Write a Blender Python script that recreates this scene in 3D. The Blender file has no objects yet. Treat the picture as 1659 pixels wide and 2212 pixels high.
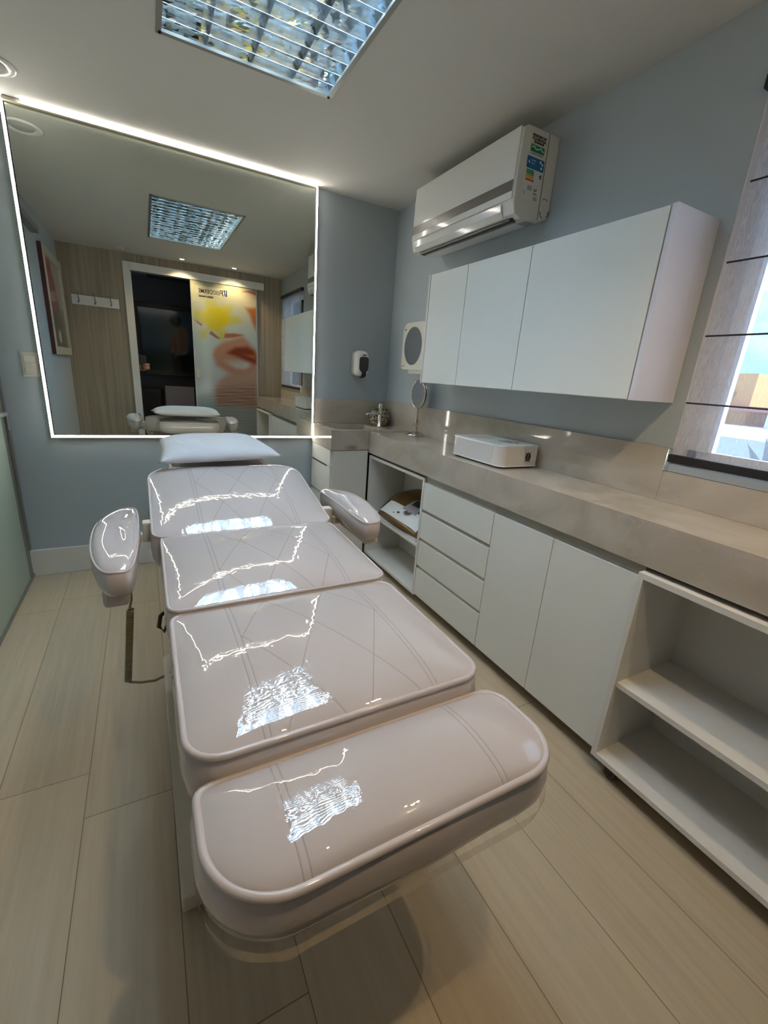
import bpy, bmesh, math, random
from mathutils import Vector, Matrix
S = bpy.context.scene
COL = S.collection
R = math.radians

# ---------------------------------------------------------------- camera
cam_d = bpy.data.cameras.new('camera'); cam = bpy.data.objects.new('camera', cam_d); COL.objects.link(cam)
cam_d.sensor_fit = 'HORIZONTAL'; cam_d.sensor_width = 36.0; cam_d.lens = 935.67 * 36.0 / 1659.0
cam_d.clip_start = 0.005; cam_d.clip_end = 200
rx = Vector((0.88243449, -0.46507606, 0.07080691)); ry = Vector((-0.0784332, -0.29385455, -0.95262676)); rz = Vector((0.46385083, 0.8350771, -0.2957848))
M = Matrix.Identity(4)
for i in range(3):
    M[i][0] = rx[i]; M[i][1] = -ry[i]; M[i][2] = -rz[i]
M[0][3], M[1][3], M[2][3] = -1.6522, -3.0702, 1.2935
cam.matrix_world = M
S.camera = cam

# ---------------------------------------------------------------- colour management
S.view_settings.view_transform = 'Standard'; S.view_settings.look = 'None'
S.view_settings.exposure = 0.45; S.view_settings.gamma = 1.0; S.view_settings.use_curve_mapping = False

# ---------------------------------------------------------------- strengths
P_SKY, P_TUBE, P_LED, P_SPOT, P_SUN = 2.5, 26.0, 36.0, 20.0, 6.0
P_ANNEX = 5.0

# ---------------------------------------------------------------- world: daylight sky with soft clouds
W = bpy.data.worlds.new('sky'); S.world = W; W.use_nodes = True
nt = W.node_tree; nt.nodes.clear()
def N(nt, t, **kw):
    n = nt.nodes.new(t)
    for k, v in kw.items(): setattr(n, k, v)
    return n
out = N(nt, 'ShaderNodeOutputWorld'); bg = N(nt, 'ShaderNodeBackground'); tc = N(nt, 'ShaderNodeTexCoord')
mp = N(nt, 'ShaderNodeMapping'); mp.inputs['Scale'].default_value = (1, 1, 3.5)
no = N(nt, 'ShaderNodeTexNoise'); no.inputs['Scale'].default_value = 3.2; no.inputs['Detail'].default_value = 6
cr = N(nt, 'ShaderNodeValToRGB'); cr.color_ramp.elements[0].position = .42; cr.color_ramp.elements[0].color = (.22, .42, .72, 1)
cr.color_ramp.elements[1].position = .66; cr.color_ramp.elements[1].color = (.56, .64, .74, 1)
L = nt.links.new
L(tc.outputs['Generated'], mp.inputs[0]); L(mp.outputs[0], no.inputs['Vector']); L(no.outputs['Fac'], cr.inputs[0])
L(cr.outputs[0], bg.inputs[0]); bg.inputs[1].default_value = P_SKY; L(bg.outputs[0], out.inputs[0])

def light(name, kind, loc, energy, color, rot=(0, 0, 0), **kw):
    d = bpy.data.lights.new(name, kind); d.energy = energy; d.color = color
    for k, v in kw.items(): setattr(d, k, v)
    o = bpy.data.objects.new(name, d); o.location = loc; o.rotation_euler = rot; COL.objects.link(o)
    return o
# daylight entering through the window opening
pl_ = light('window_portal', 'AREA', (0.17, -2.614, 1.62), 1.0, (1, 1, 1), (0, R(90), 0), shape='RECTANGLE', size=1.1, size_y=.86)
pl_.data.cycles.is_portal = True
light('sun', 'SUN', (4, -6, 5), P_SUN, (1, .97, .92), Vector((-.20, .78, -.60)).to_track_quat('-Z', 'Y').to_euler(), angle=R(14))

# ---------------------------------------------------------------- materials
def mat(name, col=(.8, .8, .8), rough=.5, metal=0, spec=.5, coat=0, coat_rough=.03, emis=None, es=0, trans=0, ior=1.45):
    m = bpy.data.materials.new(name); m.use_nodes = True
    b = m.node_tree.nodes['Principled BSDF']
    b.inputs['Base Color'].default_value = (*col, 1); b.inputs['Roughness'].default_value = rough
    b.inputs['Metallic'].default_value = metal; b.inputs['Specular IOR Level'].default_value = spec
    b.inputs['Coat Weight'].default_value = coat; b.inputs['Coat Roughness'].default_value = coat_rough
    b.inputs['Transmission Weight'].default_value = trans; b.inputs['IOR'].default_value = ior
    if emis: b.inputs['Emission Color'].default_value = (*emis, 1); b.inputs['Emission Strength'].default_value = es
    return m
def nodes(m): return m.node_tree, m.node_tree.nodes['Principled BSDF'], m.node_tree.links.new
def bump(m, scale, strength, dist=.002, target='Normal', stretch=(1, 1, 1), detail=4, kind='noise', distort=0):
    nt, b, L = nodes(m)
    t = N(nt, 'ShaderNodeTexCoord'); mp = N(nt, 'ShaderNodeMapping'); mp.inputs['Scale'].default_value = stretch
    n = N(nt, 'ShaderNodeTexNoise'); n.inputs['Scale'].default_value = scale; n.inputs['Detail'].default_value = detail
    n.inputs['Distortion'].default_value = distort
    bp = N(nt, 'ShaderNodeBump'); bp.inputs['Strength'].default_value = strength; bp.inputs['Distance'].default_value = dist
    L(t.outputs['Object'], mp.inputs[0]); L(mp.outputs[0], n.inputs['Vector']); L(n.outputs['Fac'], bp.inputs['Height'])
    L(bp.outputs[0], b.inputs[target]); return bp
def mottle(m, c1, c2, scale, stretch=(1, 1, 1), detail=6, lo=.35, hi=.65, distort=0):
    nt, b, L = nodes(m)
    t = N(nt, 'ShaderNodeTexCoord'); mp = N(nt, 'ShaderNodeMapping'); mp.inputs['Scale'].default_value = stretch
    n = N(nt, 'ShaderNodeTexNoise'); n.inputs['Scale'].default_value = scale; n.inputs['Detail'].default_value = detail; n.inputs['Distortion'].default_value = distort
    r = N(nt, 'ShaderNodeValToRGB'); r.color_ramp.elements[0].position = lo; r.color_ramp.elements[0].color = (*c1, 1)
    r.color_ramp.elements[1].position = hi; r.color_ramp.elements[1].color = (*c2, 1)
    L(t.outputs['Object'], mp.inputs[0]); L(mp.outputs[0], n.inputs['Vector']); L(n.outputs['Fac'], r.inputs[0]); L(r.outputs[0], b.inputs['Base Color'])
    return r, n, mp

M_WALL = mat('blue_grey_paint', (.43, .49, .53), .55, spec=.3); bump(M_WALL, 260, .15, .0006)
M_CEIL = mat('ceiling_paint', (.63, .62, .585), .8, spec=.2); bump(M_CEIL, 300, .1, .0005)
M_TRIM = mat('white_skirting', (.78, .78, .74), .4)
M_LAC = mat('white_lacquer', (.74, .76, .73), .38, spec=.4)
M_LACE = mat('lacquer_edge', (.70, .70, .67), .5)
M_LACS = mat('white_melamine_sides', (.70, .71, .80), .3, spec=.5)
M_GROOVE = mat('aluminium_groove', (.42, .42, .38), .35, .6)
M_DARK = mat('dark_gap', (.012, .012, .012), .7)
M_BLACK = mat('black_plastic', (.02, .02, .022), .35)
M_CHROME = mat('chrome', (.85, .86, .88), .08, 1)
M_NICKEL = mat('brushed_nickel', (.52, .48, .43), .16, 1)
M_ALU = mat('grey_aluminium', (.30, .31, .29), .45, .7)
M_ALUL = mat('pale_aluminium', (.62, .64, .66), .3, .8)
M_MIRROR = mat('mirror_glass', (.66, .70, .65), .0, 1)
M_MIRROR2 = mat('small_mirror_glass', (.72, .72, .74), .02, 1)
M_LED = mat('led_diffuser', (1, 1, 1), .5, emis=(1, .94, .85), es=P_LED)
M_TUBE = mat('cool_tube', (1, 1, 1), .5, emis=(.84, .93, 1.0), es=P_TUBE)
M_REFL = mat('louver_aluminium', (.74, .86, .97), .14, 1); bump(M_REFL, 16, .05, .01, detail=2)
M_WHITE = mat('white_enamel', (.80, .80, .78), .35)
M_WHITEP = mat('white_plastic', (.78, .78, .76), .08, spec=.5)
M_ACS = mat('white_plastic_casing', (.72, .73, .70), .35)
M_CREAM = mat('cream_plastic', (.60, .57, .51), .4)
M_GREY = mat('silver_band', (.15, .14, .125), .25)
M_SPOT = mat('spot_lens', (1, 1, 1), .5, emis=(1, .80, .52), es=10)
M_OFFLENS = mat('switched_off_diffuser', (.55, .55, .55), .3)
M_PILLOW = mat('white_cotton', (.66, .675, .70), .85, spec=.2); bump(M_PILLOW, 9, .5, .02, detail=2)
M_GREEN = mat('succulent_green', (.10, .17, .07), .45); mottle(M_GREEN, (.04, .08, .03), (.24, .32, .18), 40)
M_POT = mat('woven_pot', (.30, .22, .14), .6); mottle(M_POT, (.07, .05, .03), (.62, .50, .34), 90, lo=.45, hi=.55); bump(M_POT, 90, .8, .004)
M_GOLD = mat('bronze_plastic', (.17, .105, .035), .22, .35)
M_TEXT = mat('black_print', (.02, .02, .02), .5)
M_TEXTG = mat('grey_print', (.25, .26, .27), .5)
M_BLUE = mat('blue_print', (.01, .16, .42), .5)
M_NAVY = mat('navy_print', (.01, .02, .16), .5)
M_GREENP = mat('green_print', (.01, .30, .15), .5)
M_LGREEN = mat('light_green_print', (.22, .45, .12), .5)
M_ORANGE = mat('amber_print', (.75, .42, .12), .5)
M_RED = mat('red_print', (.55, .10, .04), .5)
M_PAPER = mat('white_sticker', (.74, .75, .75), .4)
M_SKIN = mat('skin', (.50, .27, .20), .5)
M_SHIRT = mat('navy_shirt', (.015, .03, .12), .8)
M_TROUS = mat('black_trousers', (.01, .01, .012), .8)
M_HAIR = mat('dark_hair', (.015, .01, .008), .6)
M_CORR = mat('corridor_dark_wall', (.06, .06, .065), .7)
M_CORRC = mat('corridor_ceiling', (.16, .18, .20), .7)
M_SOFA = mat('black_leatherette', (.012, .012, .013), .4)
M_LAPT = mat('lavender_board', (.26, .25, .33), .5)
M_FROST = mat('frosted_glass', (.50, .62, .54), .38, spec=.5, trans=.35)
M_BUILD = mat('ochre_render', (.62, .36, .15), .9)
M_WHITEW = mat('whitewashed_wall', (.75, .77, .80), .9)
M_ROOF = mat('clay_roof', (.50, .24, .20), .9)
M_PALM = mat('palm_leaf', (.30, .33, .34), .7)
M_FRAME = mat('window_frame_white', (.80, .80, .82), .4)
M_FOOT = mat('cream_enamel', (.66, .62, .52), .35)
M_CABLE = mat('olive_cable', (.22, .19, .11), .5)

# stone: beige with faint pale veins, polished
M_STONE = mat('beige_stone', (.36, .32, .27), .06, spec=.6)
r, n, mp_ = mottle(M_STONE, (.40, .355, .295), (.53, .485, .42), 2.2, stretch=(1, 1, 1.8), distort=1.2)
nt, b, L = nodes(M_STONE)
v = N(nt, 'ShaderNodeTexNoise'); v.inputs['Scale'].default_value = 2.6; v.inputs['Detail'].default_value = 3; v.inputs['Distortion'].default_value = 2.2
L(mp_.outputs[0], v.inputs['Vector'])
m1 = N(nt, 'ShaderNodeMath', operation='SUBTRACT'); m1.inputs[1].default_value = .5; L(v.outputs['Fac'], m1.inputs[0])
m2 = N(nt, 'ShaderNodeMath', operation='ABSOLUTE'); L(m1.outputs[0], m2.inputs[0])
m3 = N(nt, 'ShaderNodeMapRange'); m3.inputs['From Min'].default_value = 0; m3.inputs['From Max'].default_value = .012; m3.inputs['To Min'].default_value = .16; m3.inputs['To Max'].default_value = 0
L(m2.outputs[0], m3.inputs['Value'])
mx = N(nt, 'ShaderNodeMixRGB'); L(m3.outputs[0], mx.inputs[0]); L(r.outputs[0], mx.inputs[1]); mx.inputs[2].default_value = (.62, .58, .50, 1)
L(mx.outputs[0], b.inputs['Base Color'])

# floor: pale planks laid along y, 0.235 m wide, staggered joints
M_FLOOR = mat('pale_oak_vinyl', (.5, .45, .35), .36, spec=.35)
nt, b, L = nodes(M_FLOOR)
t = N(nt, 'ShaderNodeTexCoord'); sp = N(nt, 'ShaderNodeSeparateXYZ'); L(t.outputs['Object'], sp.inputs[0])
def MT(op, a, bb=None, c=None):
    n = N(nt, 'ShaderNodeMath', operation=op)
    for i, x in enumerate((a, bb, c)):
        if x is None: continue
        if isinstance(x, (int, float)): n.inputs[i].default_value = x
        else: L(x, n.inputs[i])
    return n.outputs[0]
u = MT('DIVIDE', MT('ADD', sp.outputs[0], 10 * .235 + 1.675 - 7 * .235), .235)
row = MT('FLOOR', u); fu = MT('SUBTRACT', u, row)
off = MT('MULTIPLY', MT('FRACT', MT('MULTIPLY', MT('SINE', MT('MULTIPLY', row, 12.9898)), 43758.5)), 1.3)
vv = MT('DIVIDE', MT('ADD', MT('ADD', sp.outputs[1], 20), off), 1.3)
col_ = MT('FLOOR', vv); fv = MT('SUBTRACT', vv, col_)
du = MT('MULTIPLY', MT('MINIMUM', fu, MT('SUBTRACT', 1, fu)), .235); dv = MT('MULTIPLY', MT('MINIMUM', fv, MT('SUBTRACT', 1, fv)), 1.3)
d = MT('MINIMUM', du, dv)
seam = N(nt, 'ShaderNodeMapRange'); seam.inputs['From Min'].default_value = .0003; seam.inputs['From Max'].default_value = .0016; L(d, seam.inputs['Value'])
cb = N(nt, 'ShaderNodeCombineXYZ'); L(row, cb.inputs[0]); L(col_, cb.inputs[1])
wn = N(nt, 'ShaderNodeTexWhiteNoise'); wn.noise_dimensions = '3D'; L(cb.outputs[0], wn.inputs['Vector'])
mpp = N(nt, 'ShaderNodeMapping'); mpp.inputs['Scale'].default_value = (38, 1.6, 1); L(t.outputs['Object'], mpp.inputs[0])
addv = N(nt, 'ShaderNodeVectorMath', operation='ADD'); L(mpp.outputs[0], addv.inputs[0]); L(wn.outputs['Color'], addv.inputs[1])
g = N(nt, 'ShaderNodeTexNoise'); g.inputs['Scale'].default_value = 1.5; g.inputs['Detail'].default_value = 8; g.inputs['Roughness'].default_value = .65; L(addv.outputs[0], g.inputs['Vector'])
rr = N(nt, 'ShaderNodeValToRGB'); rr.color_ramp.elements[0].position = .28; rr.color_ramp.elements[0].color = (.43, .355, .25, 1)
rr.color_ramp.elements[1].position = .72; rr.color_ramp.elements[1].color = (.52, .44, .315, 1); L(g.outputs['Fac'], rr.inputs[0])
hv = N(nt, 'ShaderNodeHueSaturation'); L(rr.outputs[0], hv.inputs['Color']); L(MT('ADD', MT('MULTIPLY', wn.outputs['Value'], .12), .94), hv.inputs['Value'])
mxx = N(nt, 'ShaderNodeMixRGB'); L(seam.outputs[0], mxx.inputs[0]); mxx.inputs[1].default_value = (.13, .10, .06, 1); L(hv.outputs[0], mxx.inputs[2])
L(mxx.outputs[0], b.inputs['Base Color'])
bp = N(nt, 'ShaderNodeBump'); bp.inputs['Strength'].default_value = .25; bp.inputs['Distance'].default_value = .001; L(g.outputs['Fac'], bp.inputs['Height']); L(bp.outputs[0], b.inputs['Normal'])
rg = MT('ADD', MT('MULTIPLY', g.outputs['Fac'], .2), .26); L(rg, b.inputs['Roughness'])

# wood laminate with upright grain
M_WOOD = mat('grey_oak_laminate', (.4, .34, .26), .45)
nt, b, L = nodes(M_WOOD)
r1, n1, mp1 = mottle(M_WOOD, (.28, .225, .16), (.42, .355, .27), 1.0, stretch=(34, 34, .7), detail=6, lo=.32, hi=.68)

# cushion vinyl under a clear glossy plastic cover; seams run lengthways, diamonds between them
def vinyl(name, quilt, seam=.163, wr=1.0):
    m = mat(name, (.525, .485, .475), .6, spec=.2, coat=1.0, coat_rough=.004)
    nt, b, L = nodes(m)
    b.inputs['Coat IOR'].default_value = 1.72
    t = N(nt, 'ShaderNodeTexCoord'); sp = N(nt, 'ShaderNodeSeparateXYZ'); L(t.outputs['Object'], sp.inputs[0])
    def MT(op, a, bb=None):
        n = N(nt, 'ShaderNodeMath', operation=op)
        for i, x in enumerate((a, bb)):
            if x is None: continue
            if isinstance(x, (int, float)): n.inputs[i].default_value = x
            else: L(x, n.inputs[i])
        return n.outputs[0]
    ax = MT('ABSOLUTE', sp.outputs[0])
    d1 = MT('ABSOLUTE', MT('SUBTRACT', ax, seam))
    d2 = MT('ABSOLUTE', MT('SUBTRACT', ax, seam + .011))
    dist = MT('MINIMUM', d1, d2)
    if quilt:
        P, Q = .08, .16
        def dia(sgn):
            w = MT('ADD', MT('DIVIDE', sp.outputs[0], P * 2), MT('MULTIPLY', MT('DIVIDE', sp.outputs[1], Q * 2), sgn))
            f = MT('FRACT', MT('ADD', w, 20.5)); return MT('MULTIPLY', MT('ABSOLUTE', MT('SUBTRACT', f, .5)), .143)
        dd = MT('MINIMUM', dia(1), dia(-1))
        inside = MT('GREATER_THAN', seam, ax)
        dd2 = MT('ADD', dd, MT('MULTIPLY', MT('SUBTRACT', 1, inside), 1.0))
        dist2 = MT('MINIMUM', dist, dd2)
    else: dist2 = dist
    line = N(nt, 'ShaderNodeMapRange'); line.inputs['From Min'].default_value = .0004; line.inputs['From Max'].default_value = .0016; L(dist2, line.inputs['Value'])
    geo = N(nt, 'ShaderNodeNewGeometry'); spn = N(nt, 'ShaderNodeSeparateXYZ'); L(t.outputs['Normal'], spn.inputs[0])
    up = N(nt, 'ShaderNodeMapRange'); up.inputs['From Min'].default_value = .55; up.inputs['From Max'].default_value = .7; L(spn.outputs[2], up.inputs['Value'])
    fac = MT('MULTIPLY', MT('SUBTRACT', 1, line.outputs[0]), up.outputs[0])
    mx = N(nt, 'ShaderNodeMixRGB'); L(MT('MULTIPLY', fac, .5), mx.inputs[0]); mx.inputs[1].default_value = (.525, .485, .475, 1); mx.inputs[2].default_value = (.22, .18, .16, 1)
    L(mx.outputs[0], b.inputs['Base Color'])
    soft = N(nt, 'ShaderNodeMapRange'); soft.interpolation_type = 'SMOOTHSTEP'; soft.inputs['From Max'].default_value = .007; L(dist2, soft.inputs['Value'])
    hgt = MT('MULTIPLY', soft.outputs[0], up.outputs[0])
    bp = N(nt, 'ShaderNodeBump'); bp.inputs['Strength'].default_value = .4; bp.inputs['Distance'].default_value = .001; L(hgt, bp.inputs['Height']); L(bp.outputs[0], b.inputs['Normal'])
    n1 = N(nt, 'ShaderNodeTexNoise'); n1.inputs['Scale'].default_value = 26; n1.inputs['Detail'].default_value = 1.5; n1.inputs['Distortion'].default_value = .8; L(t.outputs['Object'], n1.inputs['Vector'])
    bc = N(nt, 'ShaderNodeBump'); bc.inputs['Strength'].default_value = .20 * wr; bc.inputs['Distance'].default_value = .003; L(n1.outputs['Fac'], bc.inputs['Height'])
    L(bc.outputs[0], b.inputs['Coat Normal'])
    return m
M_VQ = vinyl('quilted_vinyl_in_plastic', True)
M_VP = vinyl('plain_vinyl_in_plastic', False)
M_VA = vinyl('armrest_vinyl_in_plastic', False, seam=5.0)
M_PIPE = mat('vinyl_piping', (.53, .485, .475), .45, coat=.6, coat_rough=.08)
M_FILM = bpy.data.materials.new('clear_plastic_film'); M_FILM.use_nodes = True
nt = M_FILM.node_tree; nt.nodes.clear()
o_ = N(nt, 'ShaderNodeOutputMaterial'); tr = N(nt, 'ShaderNodeBsdfTransparent'); gl = N(nt, 'ShaderNodeBsdfGlossy'); gl.inputs['Roughness'].default_value = .12
fz = N(nt, 'ShaderNodeFresnel'); fz.inputs[0].default_value = 1.5; mix = N(nt, 'ShaderNodeMixShader')
ml = N(nt, 'ShaderNodeMath', operation='MULTIPLY'); ml.inputs[1].default_value = 2.0; nt.links.new(fz.outputs[0], ml.inputs[0]); nt.links.new(ml.outputs[0], mix.inputs[0])
tr.inputs[0].default_value = (.93, .93, .93, 1)
nt.links.new(tr.outputs[0], mix.inputs[1]); nt.links.new(gl.outputs[0], mix.inputs[2]); nt.links.new(mix.outputs[0], o_.inputs[0])

# sheer fabric
M_SHEER = bpy.data.materials.new('sheer_fabric'); M_SHEER.use_nodes = True
nt = M_SHEER.node_tree; nt.nodes.clear(); L = nt.links.new
o_ = N(nt, 'ShaderNodeOutputMaterial'); tr = N(nt, 'ShaderNodeBsdfTransparent'); tl = N(nt, 'ShaderNodeBsdfTranslucent'); df = N(nt, 'ShaderNodeBsdfDiffuse')
tl.inputs[0].default_value = (.93, .93, .98, 1); df.inputs[0].default_value = (.80, .80, .88, 1)
a1 = N(nt, 'ShaderNodeMixShader'); a1.inputs[0].default_value = .45; L(tl.outputs[0], a1.inputs[1]); L(df.outputs[0], a1.inputs[2])
t = N(nt, 'ShaderNodeTexCoord'); mp = N(nt, 'ShaderNodeMapping'); mp.inputs['Scale'].default_value = (1, 320, 25); L(t.outputs['Object'], mp.inputs[0])
n = N(nt, 'ShaderNodeTexNoise'); n.inputs['Scale'].default_value = 1.2; n.inputs['Detail'].default_value = 3; L(mp.outputs[0], n.inputs['Vector'])
mr = N(nt, 'ShaderNodeMapRange'); mr.inputs['From Min'].default_value = .3; mr.inputs['From Max'].default_value = .7; mr.inputs['To Min'].default_value = .22; mr.inputs['To Max'].default_value = .5; L(n.outputs['Fac'], mr.inputs['Value'])
a2 = N(nt, 'ShaderNodeMixShader'); L(mr.outputs[0], a2.inputs[0]); L(tr.outputs[0], a2.inputs[1]); L(a1.outputs[0], a2.inputs[2]); L(a2.outputs[0], o_.inputs[0])
# window glass: clear, thin
M_GLASS = bpy.data.materials.new('window_glass'); M_GLASS.use_nodes = True
nt = M_GLASS.node_tree; nt.nodes.clear(); L = nt.links.new
o_ = N(nt, 'ShaderNodeOutputMaterial'); tr = N(nt, 'ShaderNodeBsdfTransparent'); gl = N(nt, 'ShaderNodeBsdfGlossy'); gl.inputs['Roughness'].default_value = 0
fz = N(nt, 'ShaderNodeFresnel'); mix = N(nt, 'ShaderNodeMixShader'); L(fz.outputs[0], mix.inputs[0]); L(tr.outputs[0], mix.inputs[1]); L(gl.outputs[0], mix.inputs[2]); L(mix.outputs[0], o_.inputs[0])
# printed colours held on a vertex attribute (artwork)
M_ART = mat('printed_artwork', (.8, .8, .8), .12, spec=.5)
nt, b, L = nodes(M_ART); at = N(nt, 'ShaderNodeVertexColor'); at.layer_name = 'print'; L(at.outputs[0], b.inputs['Base Color'])

# ---------------------------------------------------------------- builders
def link(name, bm, m, parent=None, smooth=False, bevel=0, seg=2):
    if bevel:
        bmesh.ops.bevel(bm, geom=[e for e in bm.edges], offset=bevel, segments=seg, affect='EDGES', profile=.6)
    bmesh.ops.recalc_face_normals(bm, faces=bm.faces)
    if parent is not None:
        wl = wloc(parent)
        bmesh.ops.translate(bm, verts=bm.verts, vec=-wl)
    me = bpy.data.meshes.new(name); bm.to_mesh(me); bm.free()
    for mm in (m if isinstance(m, (list, tuple)) else [m]): me.materials.append(mm)
    if smooth:
        for p in me.polygons: p.use_smooth = True
    o = bpy.data.objects.new(name, me); COL.objects.link(o)
    if parent is not None: o.parent = parent
    return o
def wloc(o):
    v = Vector((0, 0, 0))
    while o is not None: v += o.location; o = o.parent
    return v
def thing(name, label, cat, loc, group=None):
    o = bpy.data.objects.new(name, None); o.location = loc; o.empty_display_size = .05; COL.objects.link(o)
    o['label'] = label; o['category'] = cat
    if group: o['group'] = group
    return o
def tag(o, label, cat, group=None):
    o['label'] = label; o['category'] = cat
    if group: o['group'] = group
    return o
def struct(o): o['kind'] = 'structure'; return o
def addbox(bm, x0, x1, y0, y1, z0, z1):
    vs = [bm.verts.new((x, y, z)) for x in (x0, x1) for y in (y0, y1) for z in (z0, z1)]
    for f in ((0, 1, 3, 2), (4, 6, 7, 5), (0, 4, 5, 1), (2, 3, 7, 6), (0, 2, 6, 4), (1, 5, 7, 3)): bm.faces.new([vs[i] for i in f])
    return vs
def box(name, x0, x1, y0, y1, z0, z1, m, parent=None, bevel=0, seg=2):
    bm = bmesh.new(); addbox(bm, x0, x1, y0, y1, z0, z1); return link(name, bm, m, parent, bevel=bevel, seg=seg)
def boxes(name, L_, m, parent=None, bevel=0):
    bm = bmesh.new()
    for b_ in L_: addbox(bm, *b_)
    return link(name, bm, m, parent, bevel=bevel)
def lathe(bm, prof, c, n=32, axis='z', cap=True):
    rings = []
    for r_, h in prof:
        ring = []
        for i in range(n):
            a = 2 * math.pi * i / n; p = (r_ * math.cos(a), r_ * math.sin(a), h)
            if axis == 'x': p = (p[2], p[0], p[1])
            if axis == 'y': p = (p[0], p[2], p[1])
            ring.append(bm.verts.new((p[0] + c[0], p[1] + c[1], p[2] + c[2])))
        rings.append(ring)
    for a, b_ in zip(rings, rings[1:]):
        for i in range(n): bm.faces.new((a[i], a[(i + 1) % n], b_[(i + 1) % n], b_[i]))
    if cap:
        bm.faces.new(rings[0]); bm.faces.new(rings[-1])
def tube(bm, pts, rad, n=10, closed=False):
    pts = [Vector(p) for p in pts]; rings = []; K = len(pts)
    prev = None
    for i, p in enumerate(pts):
        a = pts[(i - 1) % K] if (closed or i > 0) else p; c = pts[(i + 1) % K] if (closed or i < K - 1) else p
        t_ = (c - a).normalized()
        if prev is None:
            prev = Vector((0, 0, 1)) if abs(t_.z) < .9 else Vector((1, 0, 0))
        nrm = (prev - t_ * prev.dot(t_)); 
        if nrm.length < 1e-6: nrm = t_.orthogonal()
        nrm.normalize(); prev = nrm; bi = t_.cross(nrm)
        rr_ = rad[i] if isinstance(rad, (list, tuple)) else rad
        rings.append([bm.verts.new(p + (nrm * math.cos(2 * math.pi * k / n) + bi * math.sin(2 * math.pi * k / n)) * rr_) for k in range(n)])
    pr = list(zip(rings, rings[1:]))
    if closed: pr.append((rings[-1], rings[0]))
    for a, b_ in pr:
        for k in range(n): bm.faces.new((a[k], a[(k + 1) % n], b_[(k + 1) % n], b_[k]))
    if not closed: bm.faces.new(rings[0]); bm.faces.new(rings[-1])
def prism(bm, poly, f):      # poly of (a,b); f(a,b,t) -> xyz for t=0,1
    A = [bm.verts.new(f(a, b_, 0)) for a, b_ in poly]; B = [bm.verts.new(f(a, b_, 1)) for a, b_ in poly]
    n = len(poly); bm.faces.new(A); bm.faces.new(B[::-1])
    for i in range(n): bm.faces.new((A[i], A[(i + 1) % n], B[(i + 1) % n], B[i]))
def rrect(x0, x1, y0, y1, rad, seg=8):   # rad: 4 radii for (x1,y1),(x0,y1),(x0,y0),(x1,y0)
    if not isinstance(rad, (list, tuple)): rad = [rad] * 4
    P = []
    for (cx, cy, sx, sy, a0), r_ in zip(((x1, y1, -1, -1, 0), (x0, y1, 1, -1, 90), (x0, y0, 1, 1, 180), (x1, y0, -1, 1, 270)), rad):
        for i in range(seg + 1):
            a = R(a0 + 90 * i / seg); P.append((cx + sx * r_ + r_ * math.cos(a), cy + sy * r_ + r_ * math.sin(a)))
    return P
def text(name, s, size, m, parent, origin, right, up, depth=.0004, align='LEFT', font_scale=1.0, bold=0):
    c = bpy.data.curves.new(name, 'FONT'); c.body = s; c.size = size; c.align_x = align; c.extrude = depth; c.resolution_u = 2
    c.offset = bold
    to = bpy.data.objects.new('tmp', c); COL.objects.link(to)
    dg = bpy.context.evaluated_depsgraph_get(); me = bpy.data.meshes.new_from_object(to.evaluated_get(dg))
    bpy.data.objects.remove(to)
    rgt = Vector(right).normalized(); u_ = Vector(up).normalized(); nn = rgt.cross(u_)
    wl = wloc(parent) if parent else Vector((0, 0, 0)); og = Vector(origin)
    for v_ in me.vertices:
        q = v_.co.copy(); v_.co = og + rgt * q.x * font_scale + u_ * q.y + nn * q.z - wl
    me.materials.clear(); me.materials.append(m); me.name = name
    o = bpy.data.objects.new(name, me); COL.objects.link(o)
    if parent: o.parent = parent
    return o

H, XL, YB = 2.40, -2.340, -3.12
# ---------------------------------------------------------------- structure
struct(box('floor', -3.4, .15, -6.2, .15, -.06, 0, M_FLOOR))
# ceiling with the recess for the louvred light
TX0, TX1, TY0, TY1 = -1.515, -.875, -2.175, -.935
cbm = [(-3.4, .15, TY1, .15, H, H + .06), (-3.4, .15, YB - .1, TY0, H, H + .06), (-3.4, TX0, TY0, TY1, H, H + .06), (TX1, .15, TY0, TY1, H, H + .06)]
struct(boxes('ceiling', cbm, M_CEIL))
struct(box('wall_far', -3.4, .15, 0, .15, 0, H, M_WALL))
# right wall with window opening
WY0, WY1, WZ0, WZ1 = -3.04, -2.188, 1.075, 2.17
struct(boxes('wall_right', [(0, .15, WY1, 0, 0, H), (0, .15, YB - .1, WY0, 0, H), (0, .15, WY0, WY1, 0, WZ0), (0, .15, WY0, WY1, WZ1, H)], M_WALL))
# left wall: solid beyond the sliding glass door, opening behind it
struct(boxes('wall_left', [(XL - .12, XL - .02, YB - .1, -1.28, 0, H), (XL - .12, XL - .02, -1.28, 0, 2.22, H)], M_WALL))
# back wall with doorway
DX0, DX1, DZ = -1.70, -.34, 2.235
struct(boxes('wall_back', [(XL - .12, DX0 - .015, YB - .1, YB, 0, H), (DX1, 0, YB - .1, YB, 0, H), (DX0 - .015, DX1, YB - .1, YB, DZ, H)], M_WOOD))
struct(box('baseboard_far', XL, -.6, -.016, 0, 0, .165, M_TRIM, bevel=.004))
struct(box('baseboard_left', XL - .02, XL - .006, YB, -1.36, 0, .165, M_TRIM, bevel=.004))
# annex behind frosted door
struct(boxes('wall_annex', [(-3.4, -3.3, -2.2, 0, 0, H), (-3.3, XL - .12, -2.3, -2.2, 0, H)], M_CEIL))
light('annex_glow_fill', 'AREA', (-2.85, -1.0, 2.35), P_ANNEX, (.90, 1.0, .92), (0, 0, 0), shape='RECTANGLE', size=.5, size_y=.9)  # added fill light, unseen, gives the frosted door its glow
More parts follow.
